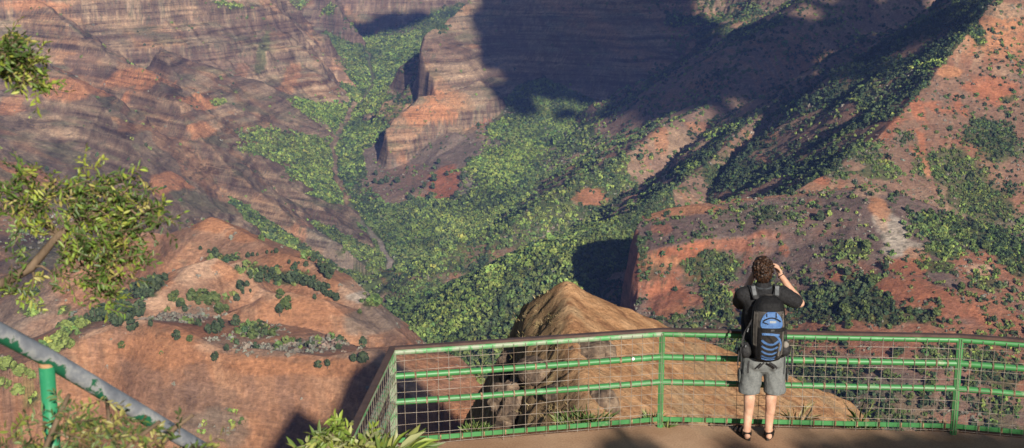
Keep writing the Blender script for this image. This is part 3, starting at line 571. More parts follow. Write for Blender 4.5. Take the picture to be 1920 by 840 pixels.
cloud('clouds', [(u, v, 1, r) for u, v, r in ((930, 40, 50), (935, 110, 48), (945, 180, 42), (985, 205, 36), (1000, 60, 100), (1040, 140, 90), (1060, 215, 28), (1120, 60, 110), (1130, 170, 70), (1200, 100, 100), (1210, 180, 50), (1270, 150, 56), (1280, 60, 60), (1320, 170, 44), (1370, 140, 50), (1430, 120, 60), (1470, 160, 30), (1500, 90, 66), (1560, 60, 64), (1560, 130, 34), (1620, 90, 46), (1660, 50, 50), (1720, 40, 44), (1770, 30, 36), (1600, 10, 50), (1700, 0, 50), (1220, 10, 80), (1100, -10, 90), (985, -20, 80), (1540, 10, 30), (1400, 100, 66), (1500, 60, 66), (1580, 100, 56), (1650, 95, 52), (1715, 75, 46), (1640, 135, 22), (1345, 115, 56), (1290, 200, 40), (1240, 210, 36), (1500, 130, 44), (1560, 150, 24), (1780, 60, 30), (1450, 75, 40), (1430, 140, 60), (1490, 120, 50), (1380, 160, 44), (1640, 45, 54), (1570, 30, 50), (1700, 35, 46), (1530, 60, 50), (1760, 15, 40), (1480, 90, 50), (1200, 170, 44), (1240, 140, 44), (1290, 105, 44), (1340, 78, 34), (1180, 188, 34), (1160, 205, 30), (1420, 190, 24), (1390, 75, 34), (1440, 60, 36), (1620, 15, 40), (1560, 75, 50))], 900, 'white cloud high behind the overlook')
cloud('small_clouds', [(u, v, 1, r) for u, v, r in ((690, 55, 30), (730, 40, 34), (770, 35, 30), (660, 45, 14))], 950, 'small white cloud high behind the overlook')
# ------------------------------------------------------------------ haze
m_haze = bpy.data.materials.new('haze_air'); m_haze.use_nodes = True; nt = m_haze.node_tree
for n in list(nt.nodes):
    if n.type != 'OUTPUT_MATERIAL': nt.nodes.remove(n)
pv = nt.nodes.new('ShaderNodeVolumePrincipled'); pv.inputs['Density'].default_value = HAZE; pv.inputs['Color'].default_value = (.24, .38, 1, 1)
nt.links.new(pv.outputs[0], nt.nodes['Material Output'].inputs['Volume'])
bm = bmesh.new(); bmesh.ops.create_cube(bm, size=1, matrix=Matrix.Translation((0, 3000, (ZTOP + ZBOT) / 2)) @ Matrix.Diagonal((15000, 7400, ZTOP - ZBOT, 1)))
me = bpy.data.meshes.new('haze'); bm.to_mesh(me); bm.free()
tag(link('haze', me, m_haze), 'thin blue haze hanging in the canyon air', 'haze', kind='stuff')
print('terrain range', TH.min(), TH.max(), TX.min(), TX.max())
# ------------------------------------------------------------------ the overlook: ground under and round the platform
P0, P1, P2, P3 = [np.array(p) for p in ((-1.065, 12.21), (1.393, 12.75), (4.10, 12.57), (6.85, 11.86))]
PL = np.array((-1.285, 9.2)); PLL = np.array((-1.52, 5.9))
DECK = [PLL, PL, P0, P1, P2, P3, np.array((9.5, 10.2)), np.array((10.5, 4.0)), np.array((4.0, 3.2))]
def seg_dist(X, Y, poly):
    d = np.full(X.shape, 1e9); inside = np.zeros(X.shape, bool); n = len(poly)
    for i in range(n):
        (ax, ay), (bx, by) = poly[i], poly[(i + 1) % n]
        t = np.clip(((X - ax) * (bx - ax) + (Y - ay) * (by - ay)) / ((bx - ax) ** 2 + (by - ay) ** 2), 0, 1)
        d = np.minimum(d, np.hypot(X - ax - t * (bx - ax), Y - ay - t * (by - ay)))
        c = (ay > Y) != (by > Y)
        with np.errstate(divide='ignore', invalid='ignore'): inside ^= c & (X < (bx - ax) * (Y - ay) / (by - ay) + ax)
    return d, inside
def spread(lo, a, b, hi, fine_step, n):
    return np.concatenate([a - np.geomspace(1, a - lo + 1, n)[::-1][:-1] + 1, np.arange(a, b, fine_step), b - 1 + np.geomspace(1, hi - b + 1, n)])
gx = spread(-800, -6, 12, 700, .3, 40); gy = spread(-400, -4, 20, 460, .3, 40)
GX, GY = np.meshgrid(gx, gy)
dd_, ins = seg_dist(GX, GY, DECK)
upper = 3.4 - .36 * np.clip(GY, -3, 9.4)                                   # the path up to the camera
base = np.where(ins, np.maximum(-.22, -.22), 0)
drop = np.where(ins, 0, dd_)
Zs = np.where(GY < 9, np.maximum(upper - .25, -.25), -.25)
path = sm(2.0, 3.4, np.abs(GX - .8)) * (GY < 9) ; path = np.where(GY < 9, np.maximum(np.abs(GX - .9) - 2.9, 0), 0)
Zo = np.where(ins, np.where(GY > 8.5, -.25, np.minimum(Zs, 3.2)), 0)
out_front = -.25 - 1.5 * np.maximum(dd_ - .40, 0)
side_up = upper - .25 - .7 * path
Zo = np.where(ins, Zo, np.maximum(out_front, np.where(GY < 8, side_up, -1e9)))
far_f = -1.05 * np.maximum(GY - 14, 0) - .22 * np.maximum(-GX - 8, 0) - .05 * np.maximum(GX - 12, 0) - .3 * np.maximum(-GY - 60, 0) + 2.0
Zo = np.where(dd_ > 6, np.maximum(Zo, far_f - 4), Zo)
rk = np.hypot((GX - 156) / 1.0, (GY - 30) / 1.5); pin = 80 - 80 * np.clip(rk / 40, 0, 9) ** 1.1 + fbm(GX / 9, GY / 9, 3, seed=80) * 5
Zo = np.where(GX > 90, np.maximum(Zo, pin), Zo)
rk2 = np.hypot((GX - 106) / 1.0, (GY - 34) / 1.6); Zo = np.where(GX > 60, np.maximum(Zo, 27 - 24 * np.clip(rk2 / 18, 0, 9) ** 2), Zo)
Zo = Zo + np.where(dd_ > 1.5, fbm(GX / 6, GY / 6, 3, seed=82) * .5, 0)
m_soil = noisy('red_soil', (.22, .10, .05), (.36, .18, .095), 2.5, .95, 8, .5, .1, (.30, .15, .08))
me = mesh_np('overlook_hill', np.stack([GX, GY, Zo], -1).reshape(-1, 3), grid_faces(*GX.shape), True)
tag(link('overlook_hill', me, m_soil), 'reddish hillside carrying the fenced overlook', 'hill', kind='structure')

# platform of packed red earth
m_deck, nt, b = new_mat('packed_earth')
tc = N(nt, 'ShaderNodeTexCoord'); n1 = N(nt, 'ShaderNodeTexNoise'); n1.inputs['Scale'].default_value = 1.6; n1.inputs['Detail'].default_value = 9; n1.inputs['Roughness'].default_value = .62
n2 = N(nt, 'ShaderNodeTexNoise'); n2.inputs['Scale'].default_value = 55; n2.inputs['Detail'].default_value = 4
cr = N(nt, 'ShaderNodeValToRGB'); cr.color_ramp.elements[0].position = .34; cr.color_ramp.elements[1].position = .68
cr.color_ramp.elements[0].color = (.30, .175, .105, 1); cr.color_ramp.elements[1].color = (.42, .27, .17, 1)
mr = N(nt, 'ShaderNodeMapRange'); mr.inputs[1].default_value = .3; mr.inputs[2].default_value = .7; mr.inputs[3].default_value = .82; mr.inputs[4].default_value = 1.15
sc_ = N(nt, 'ShaderNodeVectorMath', operation='SCALE'); bp = N(nt, 'ShaderNodeBump'); bp.inputs['Strength'].default_value = .35; bp.inputs['Distance'].default_value = .008
K = nt.links.new
K(tc.outputs['Object'], n1.inputs['Vector']); K(tc.outputs['Object'], n2.inputs['Vector']); K(n1.outputs['Fac'], cr.inputs[0]); K(n2.outputs['Fac'], mr.inputs[0])
K(cr.outputs[0], sc_.inputs[0]); K(mr.outputs[0], sc_.inputs['Scale']); K(sc_.outputs[0], b.inputs['Base Color']); K(n2.outputs['Fac'], bp.inputs['Height']); K(bp.outputs[0], b.inputs['Normal'])
b.inputs['Roughness'].default_value = .95; b.inputs['Specular IOR Level'].default_value = .1
def prism(bm, pts, z0, z1):
    lo = [bm.verts.new((p[0], p[1], z0)) for p in pts]; hi = [bm.verts.new((p[0], p[1], z1)) for p in pts]; n = len(pts)
    bm.faces.new(hi); bm.faces.new(lo[::-1])
    for i in range(n): bm.faces.new((lo[i], lo[(i + 1) % n], hi[(i + 1) % n], hi[i]))
def bm_obj(name, bm, mat, parent=None, smooth=False, loc=None):
    bmesh.ops.recalc_face_normals(bm, faces=bm.faces)
    me = bpy.data.meshes.new(name); bm.to_mesh(me); bm.free()
    if smooth: me.polygons.foreach_set('use_smooth', np.ones(len(me.polygons), bool))
    return link(name, me, mat, parent, loc)
bm = bmesh.new(); prism(bm, [PL + (-.02, -1.4), PL + (-.02, 0), P0 + (-.02, .05), P1 + (0, .05), P2 + (0, .05), P3 + (.02, .05), (9.2, 10.6), (9.6, 7.8)][::-1], -.22, 0)
tag(bm_obj('ground', bm, m_deck), 'packed reddish earth floor of the overlook platform', 'ground', kind='structure')

# dirt covered ledges just beyond the fence
def along(a, b, t): return a + (b - a) * t
def ledge(t0, t1, a, b, width, label, seed):
    """a slab of soil held by a timber edge, running beside the fence from a to b"""
    bm = bmesh.new(); n = 34; r = np.random.default_rng(seed); e = (b - a) / np.linalg.norm(b - a); nr = np.array((-e[1], e[0]))
    rows = []
    for i in range(n + 1):
        t = t0 + (t1 - t0) * i / n; p = along(a, b, t); w_ = width + .06 * float(fbm(np.array([t * 9 + seed]), np.array([.3]), 3)[0])
        row = [bm.verts.new((*(p + nr * .055), -.06)), ]
        for j in range(7):
            q = p + nr * (.055 + w_ * j / 6); z = -.012 - .004 * j + .022 * float(fbm(np.array([q[0] * 6.]), np.array([q[1] * 6. + seed]), 3)[0]) - (.05 if j == 6 else 0)
            row.append(bm.verts.new((*q, z)))
        q = p + nr * (.04 + w_); row.append(bm.verts.new((*q, -.4))); row.append(bm.verts.new((*(p + nr * .055), -.4)))
        rows.append(row)
    m = len(rows[0])
    for i in range(n):
        for j in range(m): bm.faces.new((rows[i][j], rows[i][(j + 1) % m], rows[i + 1][(j + 1) % m], rows[i + 1][j]))
    bm.faces.new(rows[0]); bm.faces.new(rows[-1][::-1])
    o = thing('earth_ledge', label, 'ledge', (*along(a, b, t0), -.4))
    s_ = bm_obj('soil', bm, m_ledge, o); s_.matrix_parent_inverse = Matrix.Translation(-Vector(o.location))
    for t in (t0, t1):
        bm = bmesh.new(); p = along(a, b, t); q = [p + nr * .05 - e * .012, p + nr * .05 + e * .012, p + nr * (.06 + width) + e * .012, p + nr * (.06 + width) - e * .012]
        prism(bm, q, -.3, -.004); k = bm_obj('end_board', bm, m_board, o); k.matrix_parent_inverse = Matrix.Translation(-Vector(o.location))
    return o
m_ledge = noisy('ledge_soil', (.10, .048, .028), (.20, .10, .055), 7, .95, 8, .6, .1)
m_board = noisy('weathered_board', (.30, .17, .09), (.42, .27, .15), 5, .8, 6, .2, .2, stretch=(1, 1, 8))
ledge(.01, .985, P0, P1, .34, 'long dirt covered ledge outside the fence, left of the middle post', 1)
ledge(.0, .105, P1, P2, .30, 'short dirt covered ledge end just right of the middle post', 2)
ledge(.18, .77, P1, P2, .30, 'dirt covered ledge outside the fence in front of the photographer', 3)
ledge(.915, 1.0, P1, P2, .34, 'dirt covered ledge by the right hand fence post', 4)
ledge(.015, 1.0, P2, P3, .34, 'dirt covered ledge outside the fence at the right edge', 5)

# ------------------------------------------------------------------ the pointed knob below the fence
KA = at(1058, 527, 60)
kx = np.arange(-13, 30, .13); ky = np.arange(38, 74, .13); KX, KY = np.meshgrid(kx, ky)
wx = fbm(KX / 4, KY / 4, 3, seed=90) * .16; wy = fbm(KX / 4, KY / 4, 3, seed=91) * .16
dx = KX - KA[0] + wx * sm(.5, 4, np.abs(KX - KA[0])); dy = KY - KA[1] + wy * .6
right = .60 * dx + .20 * -dy; left = -1.0 * dx + .30 * -dy + np.maximum(-dx - 1.7, 0) * 3.0
back = .9 * dy + .2 * np.abs(dx)
mx = np.maximum(np.maximum(right, left), back)
k1 = .12; mx = k1 * np.log(np.exp(np.clip(right / k1, -200, 200)) + np.exp(np.clip(left / k1, -200, 200)) + np.exp(np.clip(back / k1, -200, 200)))
mx = mx - k1 * math.log(3) * np.exp(-(dx ** 2 + dy ** 2) / .5)
front = np.maximum(-dy - 13, 0) * 1.6
lf = sm(.1, 1.2, left - right)                                             # the grassy, craggy left face
KZ = KA[2] - np.maximum(mx, 0) - front - np.maximum(dx - 14, 0) * .5
crag = ridged(KX / 1.6, KY / 2.4 + KX * .2, 4, seed=92)
KZ = KZ + lf * (crag * .09 + fbm(KX / .45, KY / .45, 3, .65, seed=93) * .34 + np.round(fbm(KX / 2, KY / 2 , 2, seed=99) * 5) / 5 * .12) + (1 - lf) * (ridged((KX * .35 + KY) / .9, (KX - KY * .4) / 7, 3, seed=94) * .07 + fbm(KX / .6, KY / .6, 4, seed=95) * .09)
cl_o = np.array((.37, .20, .10)); cl_t = np.array((.42, .25, .135)); cl_g = np.array((.20, .13, .072)); cl_d = np.array((.085, .055, .035))
n1_ = fbm((KX * .35 + KY) / .55, (KX - KY * .4) / 5, 4, .6, seed=96); n2_ = fbm(KX / .35, KY / .35, 4, seed=97); n3_ = fbm(KX / 3, KY / 3, 3, seed=98)
KC = np.zeros(KX.shape + (3,)) + cl_o; KC = mix(KC, cl_t, sm(-.2, .4, n1_ * .4 + .4 * n3_ + .4 * n2_)); KC = mix(KC, np.array((.22, .105, .058)), sm(.05, .4, -n1_ * .5 - n2_ * .6) * .7); KC = mix(KC, np.array((.27, .20, .12)), sm(.15, .4, n3_ + n2_ * .4) * .5)
KL = mix(np.zeros_like(KC) + cl_g, cl_d, sm(.05, .5, -crag + n2_ * .5)); KL = mix(KL, np.array((.36, .27, .14)), sm(.1, .5, n2_) * .7)
KC = mix(KC, KL * .82, lf); KC *= (1 + .16 * n2_)[..., None]
m_knob, nt, b = new_mat('knob_earth')
ac = N(nt, 'ShaderNodeAttribute', attribute_name='soil'); tc = N(nt, 'ShaderNodeTexCoord'); nz = N(nt, 'ShaderNodeTexNoise'); nz.inputs['Scale'].default_value = 2.2; nz.inputs['Detail'].default_value = 10; nz.inputs['Roughness'].default_value = .7
mr = N(nt, 'ShaderNodeMapRange'); mr.inputs[1].default_value = .3; mr.inputs[2].default_value = .7; mr.inputs[3].default_value = .7; mr.inputs[4].default_value = 1.25
sc_ = N(nt, 'ShaderNodeVectorMath', operation='SCALE'); bp = N(nt, 'ShaderNodeBump'); bp.inputs['Strength'].default_value = 1.0; bp.inputs['Distance'].default_value = .28; K = nt.links.new
K(tc.outputs['Object'], nz.inputs['Vector']); K(nz.outputs['Fac'], mr.inputs[0]); K(ac.outputs['Color'], sc_.inputs[0]); K(mr.outputs[0], sc_.inputs['Scale']); K(sc_.outputs[0], b.inputs['Base Color'])
K(nz.outputs['Fac'], bp.inputs['Height']); K(bp.outputs[0], b.inputs['Normal']); b.inputs['Roughness'].default_value = .95; b.inputs['Specular IOR Level'].default_value = .1
me = mesh_np('knob_hill', np.stack([KX, KY, KZ], -1).reshape(-1, 3), grid_faces(*KX.shape), True, {'soil': KC.reshape(-1, 3)})
tag(link('knob_hill', me, m_knob), 'pointed orange knob of bare earth with a craggy left face', 'hill', kind='structure')
# stones and dry grass on the knob
kr = np.random.default_rng(31); nn_ = 2600
ri = kr.integers(60, len(ky) - 60, nn_); ci = kr.integers(40, len(kx) - 40, nn_); px_, py_, pz_ = KX[ri, ci], KY[ri, ci], KZ[ri, ci]; leftish = lf[ri, ci] > .5
sv, sf, sc2 = [], [], []
ico = np.array([(0, 0, 1), (.9, 0, .2), (.2, .9, .3), (-.8, .4, .1), (-.5, -.8, .2), (.4, -.85, .1), (0, 0, -.6)]); icf = [(0, 1, 2), (0, 2, 3), (0, 3, 4), (0, 4, 5), (0, 5, 1), (6, 2, 1), (6, 3, 2), (6, 4, 3), (6, 5, 4), (6, 1, 5)]
for i in range(nn_):
    if kr.random() < (.25 if leftish[i] else .55): continue
    s_ = .03 + .05 * kr.random() ** 3 + (.08 if kr.random() < .03 else 0); b0 = len(sv) * 7; sv.append(ico * kr.uniform(.6, 1.3, (7, 1)) * s_ * (1, 1, .7) + (px_[i], py_[i], pz_[i])); sf.append(np.array(icf) + b0)
    sc2.append(np.repeat([np.array((.24, .14, .08)) * kr.uniform(.5, 1.5)], 7, 0))
me = mesh_np('loose_stones', np.concatenate(sv), np.concatenate(sf), False, {'soil': np.concatenate(sc2)})
tag(link('loose_stones', me, m_knob), 'loose stones littering the slopes of the pointed knob', 'stones', kind='stuff')
gi = np.nonzero(leftish)[0]; gv, gc = [], []
for i in np.repeat(gi, 9):
    b0 = np.array((px_[i], py_[i], pz_[i] - .02)) + kr.normal(0, .16, 3) * (1, 1, .3); d0 = np.array((kr.normal(-.2, .4), kr.normal(-.3, .4), kr.uniform(.3, 1))); d0 /= np.linalg.norm(d0); h_ = kr.uniform(.10, .26); w_ = np.cross(d0, kr.normal(0, 1, 3)); w_ *= .014 / np.linalg.norm(w_)
    gv.append(np.stack([b0 - w_, b0 + w_, b0 + d0 * h_])); gc.append(np.repeat([np.array([(.30, .22, .11), (.22, .17, .08), (.16, .14, .06), (.38, .29, .16)][kr.integers(0, 4)]) * kr.uniform(.7, 1.2)], 3, 0))
me = mesh_np('dry_grass', np.concatenate(gv), np.arange(len(gv) * 3).reshape(-1, 3), False, {'tint': np.concatenate(gc)})
tag(link('dry_grass', me, m_leaf), 'dry straw coloured grass on the craggy left face of the knob', 'grass', kind='stuff')
def knob_hit(u, v):
    p = at(u, v, 1.); ys = np.arange(39, 73, .05)
    c = np.clip(((p[0] * ys - kx[0]) / .13).astype(int), 0, len(kx) - 1); r = np.clip(((ys - ky[0]) / .13).astype(int), 0, len(ky) - 1)
    bl = np.nonzero(CAMZ + (p[2] - CAMZ) * ys < KZ[r, c])[0]
    return np.array((p[0] * ys[bl[0]], ys[bl[0]], KZ[r[bl[0]], c[bl[0]]])) if len(bl) else at(u, v, 55)
m_rock = noisy('dark_lava_rock', (.035, .026, .021), (.20, .145, .10), 1.9, .9, 9, .9, .2, (.095, .066, .048), lo=.36, hi=.62)
def rock(u, v, sx, sy, sz, seed, label, sink=.35, rz=0):
    p = knob_hit(u, v)
    bm = bmesh.new(); bmesh.ops.create_icosphere(bm, subdivisions=5, radius=1)
    vv = np.array([q.co for q in bm.verts]); V2 = vv * (sx, sy, sz)
    n = ridged(V2[:, 0] * 2.3 + seed, V2[:, 2] * .7 + V2[:, 1] * 2.0, 3, seed=seed) * .16 + fbm(V2[:, 0] * 1.1 + seed, V2[:, 1] * 1.1 + V2[:, 2], 3, seed=seed + 1) * .4 + np.round(fbm(V2[:, 2] * 1.6, V2[:, 0] * .8, 2, seed=seed + 2) * 4) / 4 * .10
    for q, k in zip(bm.verts, n): q.co = Vector((q.co.x * sx, q.co.y * sy, q.co.z * sz)) * (1 + float(k))
    o = bm_obj('boulder', bm, m_rock, None, False, (p[0], p[1] + .3, p[2] - sink * sz)); o.rotation_euler.z = rz
    return tag(o, label, 'rock')
rock(975, 765, 1.25, 1.2, 1.15, 3, 'tall ribbed dark rock at the foot of the knob, farthest left', .1)
rock(1010, 700, .8, .9, .55, 7, 'dark shaded rock hollow half way down the left side of the knob', .3)
rock(1108, 662, .85, .9, .42, 11, 'dark overhanging rock on the ridge of the knob, highest of its rocks', .3, .2)
rock(1132, 755, .66, .7, .72, 15, 'lone grey fissured rock in the orange slope behind the fence', .3)
rock(960, 690, .7, .8, .8, 19, 'rough brown rock on the left edge of the knob', .3)
rock(1045, 735, .5, .6, .35, 23, 'small low rock between the ribbed rock and the fissured rock', .3)
# ------------------------------------------------------------------ tubes, bars
def tube(bm, pts, r, seg=10, caps=True):
    pts = [Vector(p) for p in pts]; n = len(pts); rs = r if isinstance(r, (list, tuple)) else [r] * n; rings = []
    up = Vector((0, 0, 1)); prev = None
    for i, p in enumerate(pts):
        d = (pts[min(i + 1, n - 1)] - pts[max(i - 1, 0)]).normalized()
        if prev is None:
            a = d.cross(up); a = a.normalized() if a.length > 1e-3 else Vector((1, 0, 0))
        else:
            a = (prev - d * prev.dot(d)).normalized()
        prev = a; b_ = d.cross(a)
        rings.append([bm.verts.new(p + (a * math.cos(k * 2 * math.pi / seg) + b_ * math.sin(k * 2 * math.pi / seg)) * rs[i]) for k in range(seg)])
    for i in range(n - 1):
        for k in range(seg): bm.faces.new((rings[i][k], rings[i][(k + 1) % seg], rings[i + 1][(k + 1) % seg], rings[i + 1][k]))
    if caps: bm.faces.new(rings[0][::-1]); bm.faces.new(rings[-1])
def bar(bm, a, b, w_, h, up=(0, 0, 1)):
    a = Vector(a); b = Vector(b); d = (b - a).normalized(); up = Vector(up); s_ = d.cross(up).normalized() * w_ / 2; u = s_.cross(d).normalized() * h / 2
    A_ = [bm.verts.new(a + x) for x in (-s_ - u, s_ - u, s_ + u, -s_ + u)]; B_ = [bm.verts.new(b + x) for x in (-s_ - u, s_ - u, s_ + u, -s_ + u)]
    bm.faces.new(A_[::-1]); bm.faces.new(B_)
    for k in range(4): bm.faces.new((A_[k], A_[(k + 1) % 4], B_[(k + 1) % 4], B_[k]))

# ------------------------------------------------------------------ the fence round the platform
m_green, nt, b = new_mat('green_fence_paint')
tc = N(nt, 'ShaderNodeTexCoord'); n1 = N(nt, 'ShaderNodeTexNoise'); n1.inputs['Scale'].default_value = 5; n1.inputs['Detail'].default_value = 8; n1.inputs['Roughness'].default_value = .7
cr = N(nt, 'ShaderNodeValToRGB'); e = cr.color_ramp.elements; e[0].position = .30; e[0].color = (.20, .24, .13, 1); e[1].position = .40; e[1].color = (.034, .155, .045, 1)
q = e.new(.60); q.color = (.042, .18, .054, 1); q = e.new(.68); q.color = (.085, .25, .105, 1); q = e.new(.73); q.color = (.34, .20, .10, 1)
nt.links.new(tc.outputs['Object'], n1.inputs['Vector']); nt.links.new(n1.outputs['Fac'], cr.inputs[0]); nt.links.new(cr.outputs[0], b.inputs['Base Color'])
b.inputs['Roughness'].default_value = .46; b.inputs['Specular IOR Level'].default_value = .5
m_green_old = noisy('faded_green_paint', (.12, .21, .11), (.06, .24, .08), 9, .5, 8, 0, .4, (.22, .25, .18), lo=.3, hi=.6)
m_cap = noisy('dark_cap_board', (.045, .026, .022), (.085, .048, .038), 6, .6, 6, .2, .35, stretch=(1, 1, 1))
m_wire = noisy('rusty_wire', (.13, .095, .07), (.30, .27, .235), 4, .5, 5, 0, .4, (.22, .18, .145), metal=.3)
m_tie = noisy('rusty_tie', (.05, .03, .02), (.36, .25, .15), 9, .8, c3=(.14, .08, .045))
ZT, HR = .96, (.69, .445)
fence = thing('platform_fence', 'green pipe fence with wire mesh and dark cap board round the overlook', 'fence', (P1[0], P1[1], 0))
FI = Matrix.Translation(-Vector((P1[0], P1[1], 0)))
def fpart(name, bm, mat, smooth=False, parent=None):
    o = bm_obj(name, bm, mat, parent or fence, smooth)
    if parent is None: o.matrix_parent_inverse = FI
    return o
secs = [(PL, P0, 'faded'), (P0, P1, ''), (P1, P2, ''), (P2, P3, '')]
for si, (a, b_, old) in enumerate(secs):
    e_ = (b_ - a) / np.linalg.norm(b_ - a); nr = np.array((-e_[1], e_[0])); Ls = np.linalg.norm(b_ - a)
    if si == 0: nr_in = np.array((e_[1], -e_[0]))
    else: nr_in = -nr
    mg = m_green_old if old else m_green
    for z in HR:
        bm = bmesh.new(); tube(bm, [(*a, z), (*(a + (b_ - a) * .33), z - .004), (*(a + (b_ - a) * .66), z - .004), (*b_, z)], .0285, 14, False)
        fpart('middle_rail', bm, mg, True)
    bm = bmesh.new(); tube(bm, [(*a, ZT - .045), (*b_, ZT - .045)], .027, 14, False); fpart('top_rail', bm, m_green_old if si < 2 else mg, True)
    bm = bmesh.new(); bar(bm, (*a, .078), (*b_, .078), .012, .042); fpart('bottom_rail', bm, mg)
    bm = bmesh.new(); bar(bm, (*(a - e_ * .02), ZT - .004), (*(b_ + e_ * .02), ZT - .004), .058 + .004 * si, .022 + .001 * si)
    bmesh.ops.bevel(bm, geom=bm.edges[:], offset=.004, segments=2, affect='EDGES')
    fpart('cap_board', bm, m_cap)
    # welded mesh on the inner side, wires a little out of true
    bm = bmesh.new(); r = np.random.default_rng(40 + si); off = nr_in * .033; n = int(round(Ls / .1))
    for i in range(n + 1):
        p = a + e_ * min(max(i * Ls / n, .012), Ls - .012) + off; k = r.normal(0, .004, 2); lo = .03 + r.uniform(-.02, .02)
        tube(bm, [(*(p + e_ * k[0]), lo), (*(p + e_ * (k[1] + r.normal(0, .002)) + nr_in * r.normal(0, .003)), .45), (*(p + e_ * k[1]), ZT - .03)], .0025, 5, False)
    for j in range(10):
        z = .045 + j * .1 + (0 if j else .0); 
        if z > ZT - .04: break
        ps = [(*(a + e_ * s_ * Ls + off * 1.12 + nr_in * r.normal(0, .003)), z + r.normal(0, .003)) for s_ in np.linspace(.004, .996, 9)]
        tube(bm, ps, .0024, 5, False)
    wm = fpart('wire_mesh', bm, m_wire, True)
    bm = bmesh.new()
    for z in HR:
        for i in range(1, n):
            p = a + e_ * i * Ls / n
            if r.random() < .34: bmesh.ops.create_cone(bm, cap_ends=False, segments=12, radius1=.033, radius2=.033, depth=r.uniform(.010, .02), matrix=Matrix.Translation((*p, z - .002)) @ Vector((*e_, 0)).to_track_quat('Z', 'Y').to_matrix().to_4x4())
            else: bmesh.ops.create_cone(bm, cap_ends=False, segments=12, radius1=.0305, radius2=.0305, depth=.007, matrix=Matrix.Translation((*p, z - .002)) @ Vector((*e_, 0)).to_track_quat('Z', 'Y').to_matrix().to_4x4())
    for i in range(0, n, 2):
        p = a + e_ * (i * Ls / n + .02); bar(bm, (*(p + nr_in * .01), .056), (*(p + nr_in * .01), .102), .02, .012, up=(*e_, 0))
    fpart('wire_tie', bm, m_tie, False)['kind'] = 'stuff'
for p, w_, m_ in ((PL, .05, m_green_old), (P0, .062, m_green_old), (P1, .052, m_green), (P2, .056, m_green), (P3, .052, m_green)):
    bm = bmesh.new(); bar(bm, (*p, -.05), (*p, ZT - .021), w_, w_, up=(.1, 1, 0)); bmesh.ops.bevel(bm, geom=bm.edges[:], offset=.008, segments=3, affect='EDGES'); fpart('post', bm, m_)
bm = bmesh.new()
p_ = on_z(1188, 672, .69); bmesh.ops.create_cone(bm, cap_ends=True, segments=12, radius1=.016, radius2=.012, depth=.008, matrix=Matrix.Translation((1.12, 12.655, .702)) @ Matrix.Rotation(math.pi / 2, 4, 'X'))
fpart('round_sticker', bm, noisy('white_sticker', (.6, .6, .6), (.7, .7, .7), 20))

# ------------------------------------------------------------------ the peeling handrail beside the camera
m_peel, nt, b = new_mat('peeling_green_on_galvanised')
tc = N(nt, 'ShaderNodeTexCoord'); n1 = N(nt, 'ShaderNodeTexNoise'); n1.inputs['Scale'].default_value = 7.0; n1.inputs['Detail'].default_value = 7; n1.inputs['Roughness'].default_value = .68
sx = N(nt, 'ShaderNodeSeparateXYZ'); nr_ = N(nt, 'ShaderNodeNewGeometry'); sx2 = N(nt, 'ShaderNodeSeparateXYZ')
ad = N(nt, 'ShaderNodeMath', operation='MULTIPLY_ADD'); ad.inputs[1].default_value = -.14
cr = N(nt, 'ShaderNodeValToRGB'); cr.color_ramp.interpolation = 'LINEAR'; e = cr.color_ramp.elements
e[0].position = .0; e[0].color = (.15, .165, .19, 1); e[1].position = .60; e[1].color = (.016, .115, .06, 1)
q = e.new(.35); q.color = (.12, .135, .16, 1); q = e.new(.48); q.color = (.185, .20, .225, 1); q = e.new(.575); q.color = (.30, .31, .31, 1); q = e.new(.588); q.color = (.09, .12, .09, 1)
K = nt.links.new
K(tc.outputs['Object'], n1.inputs['Vector']); K(nr_.outputs['Normal'], sx2.inputs[0]); K(sx2.outputs['Z'], ad.inputs[0]); K(n1.outputs['Fac'], ad.inputs[2]); K(ad.outputs[0], cr.inputs[0]); K(cr.outputs[0], b.inputs['Base Color'])
b.inputs['Roughness'].default_value = .42; b.inputs['Specular IOR Level'].default_value = .5; b.inputs['Metallic'].default_value = .15
m_post, nt, b = new_mat('weathered_bright_green_paint')
tc = N(nt, 'ShaderNodeTexCoord'); n1 = N(nt, 'ShaderNodeTexNoise'); n1.inputs['Scale'].default_value = 16; n1.inputs['Detail'].default_value = 6
cr = N(nt, 'ShaderNodeValToRGB'); e = cr.color_ramp.elements; e[0].position = .36; e[0].color = (.03, .20, .09, 1); e[1].position = .72; e[1].color = (.20, .22, .11, 1); q = e.new(.55); q.color = (.02, .17, .08, 1); q = e.new(.64); q.color = (.04, .22, .11, 1)
nt.links.new(tc.outputs['Object'], n1.inputs['Vector']); nt.links.new(n1.outputs['Fac'], cr.inputs[0]); nt.links.new(cr.outputs[0], b.inputs['Base Color']); b.inputs['Roughness'].default_value = .4
m_rust = noisy('rusty_weld', (.24, .11, .05), (.38, .24, .13), 40, .9)
H0 = at(-60, 592, 4.35); H1 = at(85, 668, 4.62); H2 = at(365, 835, 5.15); HD = (H2 - H1) / np.linalg.norm(H2 - H1)
hr = thing('handrail', 'peeling grey and green pipe handrail slanting down at the lower left', 'handrail', (H1[0], H1[1], H1[2] - 1.0))
HI = Matrix.Translation(-Vector(hr.location))
def hpart(name, bm, mat, smooth=True):
    o = bm_obj(name, bm, mat, hr, smooth); o.matrix_parent_inverse = HI; return o
RR = .0315
bm = bmesh.new(); tube(bm, [H0 - (H1 - H0) * 2.2, H0, H1, H2, H2 + HD * 1.6], RR, 24); hpart('top_pipe', bm, m_peel)
bm = bmesh.new(); tube(bm, [H1 + (0, .004, -.004), H1 + (0, .004, -1.0)], .0262, 20); hpart('post', bm, m_post)
bm = bmesh.new(); tube(bm, [H1 + (0, .004, -.010), H1 + (0, .004, -.028), H1 + (0, .004, -.036)], [.0272, .0270, .0263], 20, False); hpart('weld', bm, m_rust)
